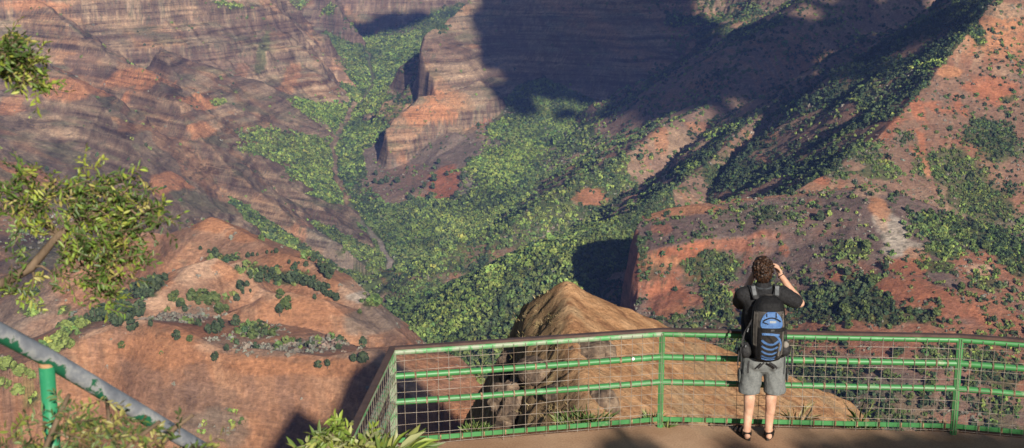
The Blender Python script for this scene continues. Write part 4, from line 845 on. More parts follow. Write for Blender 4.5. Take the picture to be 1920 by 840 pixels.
# ------------------------------------------------------------------ leaves close to the camera
def leaf_mat(name, spread_=.5):
    m, nt, b = new_mat(name)
    ac = N(nt, 'ShaderNodeAttribute', attribute_name='tint'); nt.links.new(ac.outputs['Color'], b.inputs['Base Color']); b.inputs['Roughness'].default_value = .45; b.inputs['Specular IOR Level'].default_value = .35
    tr = N(nt, 'ShaderNodeBsdfTranslucent'); ms = N(nt, 'ShaderNodeMixShader'); ms.inputs[0].default_value = .28
    nt.links.new(ac.outputs['Color'], tr.inputs[0]); nt.links.new(b.outputs[0], ms.inputs[1]); nt.links.new(tr.outputs[0], ms.inputs[2]); nt.links.new(ms.outputs[0], nt.nodes['Material Output'].inputs[0])
    return m
m_nleaf = leaf_mat('leaf'); m_bark = noisy('bark', (.07, .05, .035), (.17, .12, .08), 18, .9, 6, .5, .1, stretch=(1, 1, .3))
LEAFP = [(-.0, 0, 0), (.25, .42, .05), (.6, .5, .06), (1, .0, -.05), (.6, -.5, .06), (.25, -.42, .05), (.5, 0, -.03)]
LEAFF = [(0, 1, 6, 6), (1, 2, 6, 6), (2, 3, 6, 6), (3, 4, 6, 6), (4, 5, 6, 6), (5, 0, 6, 6)]
def leaves(name, base, dirs, ln, wd, cols, parent, mat=None, curl=.0):
    """many leaves: base points, directions, lengths, widths, colours -> one mesh"""
    base = np.asarray(base); n = len(base); d = np.asarray(dirs, float); d /= np.linalg.norm(d, axis=1, keepdims=True)
    r = np.random.default_rng(n); up = r.normal(0, .6, (n, 3)) + (0, -.45, .8); s_ = np.cross(d, up); s_ /= np.linalg.norm(s_, axis=1, keepdims=True); u = np.cross(s_, d)
    L_ = np.asarray(ln)[:, None]; W = np.asarray(wd)[:, None]
    P = np.array(LEAFP); V = np.stack([base + d * L_ * p[0] + s_ * W * p[1] + u * L_ * (p[2] - curl * p[0] ** 2) for p in P], 1)
    F = (np.arange(n)[:, None, None] * 7 + np.array([(a, b, c) for a, b, c, _ in LEAFF])[None]).reshape(-1, 3)
    me = mesh_np(name, V.reshape(-1, 3), F, False, {'tint': np.repeat(np.asarray(cols), 7, axis=0)})
    o = link(name, me, mat or m_nleaf, parent); return o
def leaf_cols(n, r, pal):
    k = r.integers(0, len(pal), n); c = np.array(pal)[k]; return c * r.uniform(.75, 1.25, (n, 1))
LP = [(.22, .27, .035), (.17, .24, .035), (.11, .18, .03), (.26, .28, .05), (.06, .10, .025), (.14, .19, .04), (.28, .25, .07), (.09, .15, .03), (.05, .085, .022), (.07, .11, .028)]
def bough_leaves(name, clusters, D, r, parent, dens=1.0, ln=.037, pal=LP):
    """feathery twigs with rows of small leaflets filling the given clumps"""
    B, Dr, Ls, Ws, Cs, tw = [], [], [], [], [], []
    for (u, v, rad, k) in clusters:
        c = at(u, v, D); R = rad * D / FPX
        for i in range(int(rad * .80 * dens * k)):
            o_ = r.normal(0, .5, 3) * R; p = c + o_ * (1, 1.1, 1)
            ax = np.array((r.normal(.45, .7), r.normal(-.1, .5), r.normal(.0, .55))); ax /= np.linalg.norm(ax); tl = r.uniform(.05, .12)
            sd = np.cross(ax, r.normal(0, 1, 3)); sd /= np.linalg.norm(sd); tw.append((p, p + ax * tl))
            m = r.integers(6, 11); base_c = np.array(pal)[r.integers(0, len(pal))]
            for j in range(m):
                t = (j + .5) / m; s2 = sd if j % 2 else -sd
                B.append(p + ax * tl * t); Dr.append(s2 * .8 + ax * .75 + r.normal(0, .25, 3)); Ls.append(ln * r.uniform(.55, 1.1)); Ws.append(ln * r.uniform(.20, .34)); Cs.append(base_c * r.uniform(.75, 1.3))
    o = leaves(name, B, Dr, Ls, Ws, Cs, parent); return o, tw
r = np.random.default_rng(5)
T0 = np.array((-2.75, 5.6, 1.2))
tree = thing('broadleaf_tree', 'feathery leaved tree whose sunlit boughs reach in from the left edge', 'tree', tuple(T0))
bm = bmesh.new(); J = at(-130, 520, 5.6); J2 = at(-150, 60, 5.6)
tube(bm, [T0 + (0, 0, -.6), T0 + (.05, 0, .6), J, J2, J2 + (.1, .1, .5)], [.13, .11, .085, .06, .03], 12)
o = bm_obj('trunk', bm, m_bark, tree, True); TI = Matrix.Translation(-Vector(T0)); o.matrix_parent_inverse = TI
def bough(pts, clusters, D, dens, label=None):
    bm = bmesh.new(); q = [at(*p) for p in pts]; n = len(q); tube(bm, q, [.022 * (1 - i / n) + .004 for i in range(n)], 8)
    for (u, v, rad, k) in clusters:
        c = at(u, v, D); near = min(q, key=lambda z: np.linalg.norm(z - c)); mid_ = (near + c) / 2 + r.normal(0, .02, 3); tube(bm, [near, mid_, c], [.007, .005, .003], 6)
    o = bm_obj('bough', bm, m_bark, tree, True); o.matrix_parent_inverse = TI
    lv, tw = bough_leaves('foliage', clusters, D, r, o, dens)
    lv.parent = o
    bm = bmesh.new()
    for a, b_ in tw: tube(bm, [a, b_], [.0022, .0012], 4, False)
    bm_obj('twig_spray', bm, m_bark, o)['kind'] = 'stuff'
    return o
bough([(-130, 540, 5.6), (-20, 545, 5.55), (60, 500, 5.5), (110, 440, 5.5), (170, 400, 5.5), (220, 370, 5.5)],
      [(205, 400, 62, 1.3), (150, 385, 52, 1.2), (180, 440, 60, 1.3), (235, 420, 50, 1.1), (170, 500, 52, 1.2), (205, 530, 36, 1.1), (240, 480, 40, .8), (120, 365, 36, .8), (185, 340, 34, .9), (245, 350, 26, .7), (285, 395, 30, .7), (300, 420, 18, .5), (130, 460, 36, .8), (205, 560, 16, .8), (60, 370, 30, .6), (30, 350, 46, 1.2), (20, 390, 36, 1.0), (40, 415, 22, .5), (110, 520, 30, .35), (15, 545, 26, .7), (30, 490, 24, .3), (60, 540, 30, .25), (70, 390, 30, .4)], 5.5, .8)
bough([(-150, 60, 5.6), (-60, 100, 5.5), (10, 115, 5.4), (50, 140, 5.4), (75, 155, 5.4)],
      [(15, 115, 34, 1.5), (40, 125, 22, 1.2), (-20, 110, 50, 1.0), (60, 145, 14, .8), (75, 158, 12, 1.0), (10, 90, 20, 1.0), (15, 140, 18, 1.)], 5.4, 1.0)
# shrub below the handrail
def shrub(name, label, foot, stems, clusters, D, dens, ln, pal, extra=None):
    o = thing(name, label, 'shrub', tuple(foot)); I_ = Matrix.Translation(-Vector(foot)); bm = bmesh.new(); foot = np.array(foot)
    for q in stems:
        q = [foot] + [at(*p) for p in q]; n = len(q); tube(bm, q, [.012 * (1 - i / n) + .003 for i in range(n)], 6)
    s_ = bm_obj('stem', bm, m_bark, o, True); s_.matrix_parent_inverse = I_
    lv, tw = bough_leaves('foliage', clusters, D, r, o, dens, ln, pal); lv.matrix_parent_inverse = I_
    bm = bmesh.new()
    for a, b_ in tw: tube(bm, [a, b_], [.002, .001], 4, False)
    k = bm_obj('twig_spray', bm, m_bark, o); k['kind'] = 'stuff'; k.matrix_parent_inverse = I_
    return o
SP = [(.17, .21, .04), (.22, .24, .06), (.09, .14, .035), (.25, .23, .07), (.15, .10, .05), (.12, .17, .06), (.13, .18, .08), (.06, .09, .03)]
shrub('low_shrub', 'tangled yellow green shrub growing round the handrail post', (-1.45, 4.3, 2.35),
      [[(60, 900, 4.4), (110, 780, 4.4), (130, 740, 4.4)], [(180, 900, 4.4), (260, 820, 4.4), (300, 790, 4.4)], [(250, 900, 4.5), (330, 800, 4.5), (362, 778, 4.5)], [(150, 880, 4.4), (205, 790, 4.4), (200, 750, 4.5)]],
      [(50, 835, 40, .9), (125, 800, 34, .9), (140, 775, 24, .8), (160, 800, 36, 1.0), (190, 830, 40, 1.0), (240, 830, 34, 1.0), (220, 795, 22, .7), (280, 820, 24, .7), (25, 835, 30, .9), (330, 838, 22, .7), (380, 838, 16, .7), (140, 840, 50, 1.2), (165, 755, 14, .4)], 4.4, .5, .036, SP)
BP = [(.21, .27, .045), (.15, .22, .04), (.26, .28, .08), (.30, .31, .15), (.10, .15, .035)]
o = shrub('leafy_plant', 'bright green long leaved plant at the bottom edge before the fence corner', (-.9, 7.2, .75),
      [[(640, 900, 7.4), (625, 830, 7.4), (622, 800, 7.4)], [(730, 900, 7.4), (740, 850, 7.4), (760, 825, 7.4)], [(570, 900, 7.4), (560, 850, 7.4)]],
      [(622, 812, 16, 1.6), (630, 835, 24, 1.5), (612, 838, 20, 1.0), (680, 842, 26, 1.0), (590, 845, 24, .8)], 7.4, 1.0, .07, BP)
B, Dr, Ls, Ws = [], [], [], []
for (u, v, du, dv, l, w_) in [(738, 845, .35, .9, .17, .03), (748, 850, .55, .75, .2, .05), (755, 848, .8, .5, .22, .055), (760, 845, .9, .35, .2, .05), (770, 846, 1, .25, .18, .04), (705, 848, -.1, 1, .14, .035), (700, 850, .2, 1, .12, .04), (722, 850, .1, 1, .12, .04), (775, 850, .85, .6, .16, .04), (765, 850, .6, .8, .15, .05), (690, 852, -.4, .8, .12, .04), (780, 850, 1., .1, .14, .03), (565, 845, -.7, .6, .10, .03), (575, 848, -.4, .8, .08, .03), (730, 852, .3, .9, .13, .05), (745, 842, .95, .2, .16, .04), (800, 852, .8, .35, .12, .03), (670, 850, .1, 1, .09, .03)]:
    for k in range(3):
        B.append(at(u + r.normal(0, 6), v + r.normal(0, 3), 7.4) + r.normal(0, .01, 3)); Dr.append((du + r.normal(0, .12), r.normal(-.1, .25), dv + r.normal(0, .12))); Ls.append(l * r.uniform(.7, 1.1)); Ws.append(w_ * r.uniform(.6, 1.))
k = leaves('long_leaf', B, Dr, Ls, Ws, leaf_cols(len(B), r, BP), o, None, .15); k['kind'] = 'stuff'; k.matrix_parent_inverse = Matrix.Translation(-Vector(o.location))
# tufts by the fence
def tuft(x, y, n, h, label, pal, wdt=.012, sp=.12):
    o = thing('grass_tuft', label, 'plant', (x, y, -.02)); a = r.uniform(0, 6.28, n); rr_ = sp * np.sqrt(r.random(n))
    base = np.stack([np.cos(a) * rr_, np.sin(a) * rr_ * .6, np.zeros(n)], -1); d = np.stack([np.cos(a) * .6, np.sin(a) * .6, r.uniform(.5, 1.4, n)], -1)
    leaves('blades', base, d, h * r.uniform(.5, 1.1, n), wdt * r.uniform(.6, 1.2, n), leaf_cols(n, r, pal), o, None, .25).name = 'blade_cluster'
    return o
GP = [(.10, .17, .045), (.13, .20, .05), (.07, .11, .035), (.20, .22, .08)]
pt = lambda u, v: on_z(u, v, 0)
for (u, v, n, h, lb, sprd) in [(890, 806, 60, .12, 'bluish green tuft on the ledge by the left end of the fence', .11), (1080, 792, 110, .15, 'widest green tuft outside the fence, left of the middle post', .2), (1115, 796, 30, .22, 'thin grassy tuft in the shade beside the lone grey rock', .1), (1224, 786, 34, .14, 'small green plant in shadow just left of the middle post', .06), (1253, 800, 30, .11, 'spiky green tuft at the foot of the middle post', .05), (1615, 800, 70, .10, 'low green tuft under the fence right of the photographer', .14), (1612, 790, 8, .3, 'tall thin grass stems rising through the fence right of the photographer', .03), (1492, 790, 16, .26, 'dry grass stalks beside the right leg of the photographer', .08)]:
    p = pt(u, v); tuft(p[0], p[1], n, h, lb, GP if 'dry' not in lb else [(.25, .2, .09), (.3, .25, .12)], .010 if h > .2 else .016, sprd)
# tree behind the camera whose shade falls across the platform
bt = thing('shade_tree', 'tree beside the path behind the camera shading the platform edge', 'tree', (5.2, -1.4, 3.0)); BI = Matrix.Translation(-Vector(bt.location))
def up_sun(u, v, t): return pt(u, v) + S * t
bm = bmesh.new(); a0 = np.array((5.2, -1.4, 3.0)); a1 = up_sun(1150, 797, 15); tube(bm, [a0, a0 * .7 + a1 * .3 + (0, 0, -.25), a0 * .25 + a1 * .75 + (0, 0, -.35), a1], [.14, .11, .09, .05], 10)
tips = [up_sun(u, v, t) for u, v, t in ((1160, 846, 15), (1185, 858, 15), (1650, 848, 17), (1720, 844, 17), (1800, 842, 18), (1880, 846, 17), (1960, 846, 18), (1560, 858, 17), (1390, 852, 16))]
for q in tips[2:]: tube(bm, [a0 + (0, 0, .5), (a0 + q) / 2 + (0, 0, -.15), q], [.06, .04, .015], 8)
k = bm_obj('trunk', bm, m_bark, bt, True); k.matrix_parent_inverse = BI
B, Dr, Ls = [], [], []
for q, R, n in zip(tips, (.12, .26, .26, .26, .26, .26, .30, .3, .2), (260, 700, 420, 420, 620, 620, 700, 500, 200)):
    for i in range(n):
        B.append(q + r.normal(0, .5, 3) * R * (1, 1.6, .28)); Dr.append(r.normal(0, 1, 3)); Ls.append(r.uniform(.06, .12))
k = leaves('crown', B, Dr, Ls, np.array(Ls) * .5, leaf_cols(len(B), r, LP), bt); k.matrix_parent_inverse = BI
# ------------------------------------------------------------------ trees one can tell apart
m_trunk = noisy('tree_bark', (.06, .045, .03), (.13, .10, .075), 3, .9)
def tree_proto(seed, shape, H, n, c1, c2):
    """crown and trunk meshes of one kind, height 1"""
    r = np.random.default_rng(seed); q, li = crown_quads(.38 * H, .84, n, r, shape, .23, .14)
    col = (np.array(c1) + (np.array(c2) - np.array(c1)) * r.random((n, 1))) * li[:, None]
    crown = mesh_np('crown', q.reshape(-1, 3), np.arange(n * 4).reshape(-1, 4), False, {'tint': np.repeat(col, 4, 0)}); crown.materials.append(m_leaf)
    bm = bmesh.new(); tube(bm, [(0, 0, -.08), (r.normal(0, .02), r.normal(0, .02), .3), (r.normal(0, .03), r.normal(0, .03), .75)], [.035, .026, .010], 6)
    for k in range(4): a = r.uniform(0, 6.28); tube(bm, [(0, 0, .25 + .1 * k), (math.cos(a) * .2 * H, math.sin(a) * .2 * H, .42 + .12 * k)], [.012, .005], 4)
    me = bpy.data.meshes.new('trunk'); bm.to_mesh(me); bm.free(); me.materials.append(m_trunk)
    return crown, me
DK, MD, GY_ = ((.030, .048, .026), (.066, .088, .042)), ((.05, .075, .025), (.10, .125, .04)), ((.13, .12, .10), (.20, .18, .15))
PROTO = {'d': [tree_proto(200 + k, ('round', 'tall', 'round', 'tall')[k], (1.25, .8, 1.05, .62)[k], 300, *DK) for k in range(4)],
         'm': [tree_proto(220 + k, 'round', (1.3, 1.1, 1.5)[k], 260, *MD) for k in range(3)], 'b': [tree_proto(240 + k, 'round', (1.8, 1.5)[k], 220, *((.12, .16, .045), (.19, .23, .065))) for k in range(2)]}
tr = np.random.default_rng(90)
def plant_tree(p, h, kind, label, group, cat='tree', name='hill_tree'):
    o = thing(name, label, cat, (p[0], p[1], p[2] - .03 * h), tr.uniform(0, 6.28), group)
    o.scale = (h * tr.uniform(.85, 1.15), h * tr.uniform(.85, 1.15), h)
    cm_, tm_ = PROTO[kind][tr.integers(0, len(PROTO[kind]))]
    for nm, me in (('crown', cm_), ('trunk', tm_)):
        c = bpy.data.objects.new(nm, me); COL.objects.link(c); c.parent = o
    return o
GROVES = [
 ('dark tree in the grove on the left end of the orange bluff', 'grove on the bluff end', 'd', [(178, 602, 30), (203, 605, 36), (222, 612, 42), (238, 602, 36), (214, 592, 30), (262, 594, 32), (163, 606, 22), (192, 598, 26), (250, 598, 24)]),
 ('dark tree in the grove under the leafy branch, behind the bluff', 'grove behind the bluff', 'd', [(250, 552, 26), (268, 549, 28), (284, 545, 30), (299, 540, 26), (241, 562, 24), (229, 568, 26), (310, 528, 20), (258, 560, 20), (275, 558, 18)]),
 ('green bush in the hollow in front of the pale hump', 'bushes before the hump', 'm', [(325, 567, 18), (340, 575, 16), (360, 565, 22), (382, 565, 24), (402, 567, 20), (332, 556, 12), (372, 572, 14), (392, 574, 14), (412, 588, 22), (425, 584, 14)]),
 ('dark tree in the row along the foot of the ledge above the hump', 'tree row on the back ledge', 'd', [(470, 520, 18), (485, 530, 18), (512, 522, 18), (530, 526, 16), (545, 532, 24), (560, 532, 20), (575, 536, 20), (585, 541, 18), (597, 546, 18), (500, 526, 14), (552, 528, 14), (567, 538, 15), (607, 550, 14), (520, 530, 14)]),
 ('small dark tree on the orange knoll right of the pale hump', 'knoll trees', 'd', [(543, 498, 12), (554, 501, 11), (574, 501, 11), (588, 491, 15), (561, 497, 8)]),
 ('dark tree in the clump at the right end of the back hill', 'clump on the back hill', 'd', [(600, 506, 22), (610, 516, 24), (616, 524, 22), (620, 513, 18), (606, 512, 20), (623, 520, 16)]),
 ('dark tree on the slope under the back hill clump', 'slope trees', 'd', [(608, 541, 15), (615, 543, 12), (613, 557, 14), (621, 559, 14), (631, 566, 17), (626, 560, 12)]),
 ('small tree on the skyline behind the pale hump', 'skyline trees', 'd', [(376, 471, 9), (404, 479, 14), (426, 487, 12), (437, 490, 12), (465, 484, 12), (483, 482, 10), (501, 478, 11), (518, 475, 10), (392, 476, 9), (414, 484, 9), (448, 489, 9), (474, 482, 9), (510, 477, 8)]),
 ('tree in the gully between the hump and the ledge', 'gully trees', 'd', [(451, 546, 22), (463, 539, 13), (444, 566, 16), (458, 510, 12), (456, 556, 12), (470, 550, 10)]),
 ('tree on the red patch below the cliff tower', 'trees round the red patch', 'd', [(822, 310, 14), (838, 330, 10), (868, 339, 18), (814, 340, 14), (812, 355, 11), (795, 356, 15), (768, 376, 16), (788, 392, 13), (855, 376, 20), (870, 376, 14), (818, 392, 14), (808, 372, 12), (895, 342, 11), (863, 352, 11), (775, 364, 13)]),
 ('tree on the grey slope left of the red patch', 'grey slope trees', 'd', [(705, 330, 13), (725, 344, 17), (745, 344, 13), (703, 345, 13), (715, 347, 12), (735, 350, 10), (690, 352, 12)]),
 ('yellow green bush in the gully at the lower left', 'gully bushes', 'b', [(20, 750, 26), (40, 742, 24), (60, 735, 22), (10, 765, 26), (35, 762, 22), (115, 640, 22), (125, 620, 20), (128, 655, 24), (105, 660, 20), (150, 615, 18)]),
]
for label, group, kind, pts_ in GROVES:
    for (u, v, hp) in pts_:
        p = hit(u, v)
        if p is not None: plant_tree(p, hp * p[1] / FPX / .97 * 1.05, kind, label, group)
SINGLE = [(248, 623, 28, 'd', 'leaning dark tree hanging over the left rim of the bluff'), (283, 618, 20, 'd', 'lone rounded dark tree on the pale rim of the bluff'), (332, 641, 22, 'd', 'narrow dark tree standing on the bluff face below its rim'), (229, 656, 13, 'm', 'tiny bush alone on the left of the bluff face'), (356, 641, 13, 'm', 'thin small tree right of the narrow dark tree on the bluff face'),
          (336, 582, 20, 'd', 'left of two very dark trees at the top of the grey scrub'), (347, 585, 14, 'd', 'smaller right one of two very dark trees at the top of the grey scrub'), (410, 628, 38, 'd', 'tall pointed dark tree in the hollow behind the bluff'), (442, 611, 22, 'd', 'round dark tree in the hollow right of the tall pointed tree'), (391, 627, 24, 'd', 'dark tree left of the tall pointed tree in the hollow'), (372, 612, 16, 'd', 'small dark tree at the right end of the grey scrub'), (473, 636, 20, 'm', 'bushy tree in the hollow below the ledge cliff'), (512, 630, 15, 'm', 'pale green bush below the ledge cliff'),
          (525, 595, 28, 'd', 'dark tree of the pair on the ledge cliff face'), (538, 583, 26, 'm', 'lighter tree of the pair on the ledge cliff face'), (525, 563, 20, 'm', 'green tree on the rim of the ledge above the pair'), (590, 563, 15, 'd', 'lone small tree on the rim of the ledge'), (404, 681, 24, 'd', 'dark round tree on the rim where the bluff dips'), (426, 663, 20, 'd', 'dark tree just behind the dip in the bluff rim'), (597, 691, 15, 'd', 'left of two small trees below the bluff rim by the fence'), (614, 692, 21, 'd', 'right of two small trees below the bluff rim by the fence'), (663, 680, 17, 'd', 'small tree at the edge of the great shadow by the fence corner'), (681, 682, 22, 'd', 'tree standing in the tip of the great shadow'), (681, 653, 26, 'd', 'large dark tree on the bench above the fence corner'), (675, 590, 11, 'm', 'small bush on the grey flank above the fence corner'),
          (48, 78, 12, 'd', 'single dark tree on the upper left canyon wall'), (88, 322, 12, 'd', 'dark tree on the left canyon wall above the branch'), (63, 556, 22, 'd', 'dark tree at the left edge above the handrail')]
for u, v, hp, kind, label in SINGLE:
    p = hit(u, v)
    if p is not None: plant_tree(p, hp * p[1] / FPX / .97 * 1.05, kind, label, None)
# the largest of the scattered bushes on the right hand slopes
keep = np.ones(len(PX), bool)
size = PR / PY; fid = np.array([0])
rr_ = np.clip(np.interp(PY, Drow, np.arange(len(Drow))).astype(int), 0, len(Drow) - 1); cc_ = np.clip(np.interp(PX / PY, acol, np.arange(len(acol))).astype(int), 0, len(acol) - 1)
pid = TID[rr_, cc_]; cand = np.nonzero((PK < 2) & (PY < 1500) & ((pid == IDX['bench']) | (pid == IDX['ridge_red'])) & (np.abs(PX / PY) < .35))[0]
cand = cand[np.argsort(-size[cand])][:130]
for i in cand:
    keep[i] = False; top = pid[i] == IDX['bench'] and PZ[i] > -335
    if pid[i] == IDX['ridge_red']: lb, g = 'dark bush scattered on the rusty red slope at the right edge', 'bushes on the red slope'
    elif top: lb, g = 'dark bush dotted over the flat brown bench behind the person', 'bushes on the bench'
    else: lb, g = 'dark tree in the woods on the steep ground under the brown bench', 'trees under the bench'
    plant_tree((PX[i], PY[i], PZ[i]), PR[i] * 2.2, 'd' if PK[i] == 0 else 'm', lb, g, 'tree' if not top and g != 'bushes on the red slope' else 'bush', 'hill_tree' if not top else 'hill_bush')
forest('far_forest', keep, 'green trees and dry scrub covering the canyon floor and slopes', 'forest')
# ------------------------------------------------------------------ the photographer
def capsule(bm, p0, p1, r0, r1, seg=20, sq=(1, 1)):
    """tapered round-ended limb; sq squashes its section (side, other)"""
    p0 = Vector(p0); p1 = Vector(p1); d = (p1 - p0); L_ = d.length; d.normalize()
    a = d.cross(Vector((0, 1, 0))); a = a.normalized() if a.length > .1 else d.cross(Vector((1, 0, 0))).normalized(); c = d.cross(a)
    rings = []
    prof_ = [(-math.cos(t) * r0, math.sin(t) * r0) for t in np.linspace(0.12, math.pi / 2, 5)] + [(L_ * k, r0 + (r1 - r0) * k) for k in (.25, .5, .75)] + [(L_ + math.sin(t) * r1, math.cos(t) * r1) for t in np.linspace(0, math.pi / 2 - .12, 5)]
    for h, rr_ in prof_:
        rings.append([bm.verts.new(p0 + d * h + a * math.cos(k * 2 * math.pi / seg) * rr_ * sq[0] + c * math.sin(k * 2 * math.pi / seg) * rr_ * sq[1]) for k in range(seg)])
    for i in range(len(rings) - 1):
        for k in range(seg): bm.faces.new((rings[i][k], rings[i][(k + 1) % seg], rings[i + 1][(k + 1) % seg], rings[i + 1][k]))
    bm.faces.new(rings[0][::-1]); bm.faces.new(rings[-1])
def ball(bm, c, r3, rot=None):
    M = Matrix.Translation(c) @ (rot if rot else Matrix()) @ Matrix.Diagonal((*r3, 1)); bmesh.ops.create_icosphere(bm, subdivisions=3, radius=1, matrix=M)
def chain(bm, pts, rs, **k):
    for i in range(len(pts) - 1): capsule(bm, pts[i], pts[i + 1], rs[i], rs[i + 1], **k)
def fused(name, bm, mat, parent, voxel=.007, smooth=6, disp=None):
    """fuse overlapping shapes into one continuous skin"""
    bmesh.ops.recalc_face_normals(bm, faces=bm.faces)
    me = bpy.data.meshes.new(name + '_raw'); bm.to_mesh(me); bm.free(); o = bpy.data.objects.new(name + '_raw', me); COL.objects.link(o)
    m = o.modifiers.new('r', 'REMESH'); m.mode = 'VOXEL'; m.voxel_size = voxel
    s = o.modifiers.new('s', 'SMOOTH'); s.iterations = smooth; s.factor = .5
    dg = bpy.context.evaluated_depsgraph_get(); me2 = bpy.data.meshes.new_from_object(o.evaluated_get(dg), depsgraph=dg); bpy.data.objects.remove(o); bpy.data.meshes.remove(me)
    n = len(me2.vertices); co = np.empty(n * 3, np.float32); me2.vertices.foreach_get('co', co); co = co.reshape(-1, 3)
    if disp is not None:
        nn = np.empty(n * 3, np.float32); me2.vertices.foreach_get('normal', nn); co = co + nn.reshape(-1, 3) * disp(co)[:, None]; me2.vertices.foreach_set('co', co.astype(np.float32).ravel())
    me2.name = name; me2.materials.clear(); me2.polygons.foreach_set('use_smooth', np.ones(len(me2.polygons), bool)); me2.update()
    return link(name, me2, mat, parent)
m_skin, nt, b = new_mat('skin'); tc = N(nt, 'ShaderNodeTexCoord'); n1 = N(nt, 'ShaderNodeTexNoise'); n1.inputs['Scale'].default_value = 14; n1.inputs['Detail'].default_value = 5
cr = N(nt, 'ShaderNodeValToRGB'); cr.color_ramp.elements[0].position = .3; cr.color_ramp.elements[0].color = (.36, .19, .125, 1); cr.color_ramp.elements[1].position = .7; cr.color_ramp.elements[1].color = (.50, .31, .22, 1)
nt.links.new(tc.outputs['Object'], n1.inputs['Vector']); nt.links.new(n1.outputs['Fac'], cr.inputs[0]); nt.links.new(cr.outputs[0], b.inputs['Base Color']); b.inputs['Roughness'].default_value = .55
b.inputs['Subsurface Weight'].default_value = .12; b.inputs['Subsurface Radius'].default_value = (.02, .008, .004)
m_shirt = noisy('black_cotton', (.008, .008, .009), (.02, .02, .022), 60, .85, 3, .15, .2)
m_short = noisy('grey_cloth', (.105, .113, .113), (.155, .163, .160), 45, .85, 4, .2, .2)
m_hair, nt, b = new_mat('curly_brown_hair'); tc = N(nt, 'ShaderNodeTexCoord'); n1 = N(nt, 'ShaderNodeTexNoise'); n1.inputs['Scale'].default_value = 55; n1.inputs['Detail'].default_value = 4
cr = N(nt, 'ShaderNodeValToRGB'); cr.color_ramp.elements[0].position = .4; cr.color_ramp.elements[0].color = (.007, .004, .003, 1); cr.color_ramp.elements[1].position = .70; cr.color_ramp.elements[1].color = (.055, .025, .012, 1)
nt.links.new(tc.outputs['Object'], n1.inputs['Vector']); nt.links.new(n1.outputs['Fac'], cr.inputs[0]); nt.links.new(cr.outputs[0], b.inputs['Base Color']); b.inputs['Roughness'].default_value = .5
m_black = noisy('black_webbing', (.010, .010, .011), (.026, .026, .028), 50, .7, 3, .1, .3)
m_blue = noisy('blue_pack_cloth', (.09, .20, .46), (.15, .30, .60), 30, .6, 4, .1, .3)
m_taupe = noisy('taupe_pack_cloth', (.13, .115, .10), (.21, .19, .165), 30, .7, 4, .1, .3)
m_sole = noisy('black_rubber', (.012, .012, .012), (.03, .028, .026), 30, .7, 3)
m_grey = noisy('grey_webbing', (.07, .075, .08), (.13, .135, .14), 30, .7, 3)
MX, MY, MS = 2.262, 12.47, .958
man = thing('person', 'person in black shirt and grey shorts photographing the canyon, seen from behind', 'person', (MX, MY, 0))
man.scale = (MS * .985, MS, MS)
# body: legs, feet, torso, arms, neck, head as one skin
bm = bmesh.new()
AL, AR = (-.105, -.015, .085), (.105, -.015, .085)
for sx_, A_, kx_, hx in ((-1, AL, -.085, -.075), (1, AR, .125, .13)):
    knee = Vector((kx_, .03, .475)); hip = Vector((hx, .0, .90)); A_ = Vector(A_)
    capsule(bm, hip, knee + Vector((0, 0, .02)), .088, .056); capsule(bm, knee, A_, .057, .036)
    cz = A_.lerp(knee, .66); capsule(bm, cz + Vector((0, -.020, .07)), cz + Vector((0, -.016, -.08)), .057, .044); capsule(bm, knee + Vector((0, -.012, .03)), knee + Vector((0, -.012, -.05)), .045, .042)
    tdir = Vector((sx_ * .30, 1, 0)).normalized()
    capsule(bm, A_ + Vector((0, -.012, -.035)), A_ + tdir * .10 + Vector((0, 0, -.035)), .036, .034); capsule(bm, A_ + tdir * .10 + Vector((0, 0, -.045)), A_ + tdir * .175 + Vector((0, 0, -.058)), .034, .024, sq=(1.25, .8))
    ball(bm, A_ + Vector((0, -.035, -.045)), (.031, .034, .034)); ball(bm, A_ + Vector((sx_ * .03, 0, .0)), (.014, .016, .02)); ball(bm, A_ + Vector((-sx_ * .028, .005, .01)), (.014, .016, .02))
    side = tdir.cross(Vector((0, 0, 1)))
    for t in range(5):
        q = A_ + tdir * (.17 - .006 * abs(t - 1.2)) + side * (-.034 + .017 * t) + Vector((0, 0, -.064)); capsule(bm, q, q + tdir * (.036 if t else .045), .0105, .0095, seg=10)
capsule(bm, (.03, 0, .95), (.02, .0, 1.15), .135, .13, sq=(1.15, .8)); capsule(bm, (.015, .01, 1.15), (.0, .015, 1.36), .135, .15, sq=(1.15, .75))
capsule(bm, (-.15, .01, 1.44), (.17, .01, 1.44), .065, .065); capsule(bm, (0, .0, 1.42), (-.004, .025, 1.56), .072, .058)
ball(bm, (-.008, .045, 1.675), (.079, .098, .110)); ball(bm, (-.008, .085, 1.625), (.058, .066, .066)); ball(bm, (-.008, .143, 1.655), (.012, .018, .02)); ball(bm, (-.008, .125, 1.615), (.026, .016, .010))
for s_ in (-1, 1): ball(bm, (-.008 + s_ * .081, .035, 1.665), (.011, .02, .031))
SHR, ELR, WRR = (.185, .0, 1.435), (.362, .025, 1.345), (.188, .16, 1.585)
SHL, ELL, WLL = (-.185, .01, 1.435), (-.175, .27, 1.27), (-.045, .29, 1.565)
for Sx, E_, W_ in ((SHR, ELR, WRR), (SHL, ELL, WLL)):
    chain(bm, (Sx, E_), (.058, .043)); capsule(bm, E_, W_, .042, .027); m_ = Vector(E_).lerp(Vector(W_), .3); capsule(bm, Vector(E_).lerp(Vector(W_), .12), m_, .044, .042)
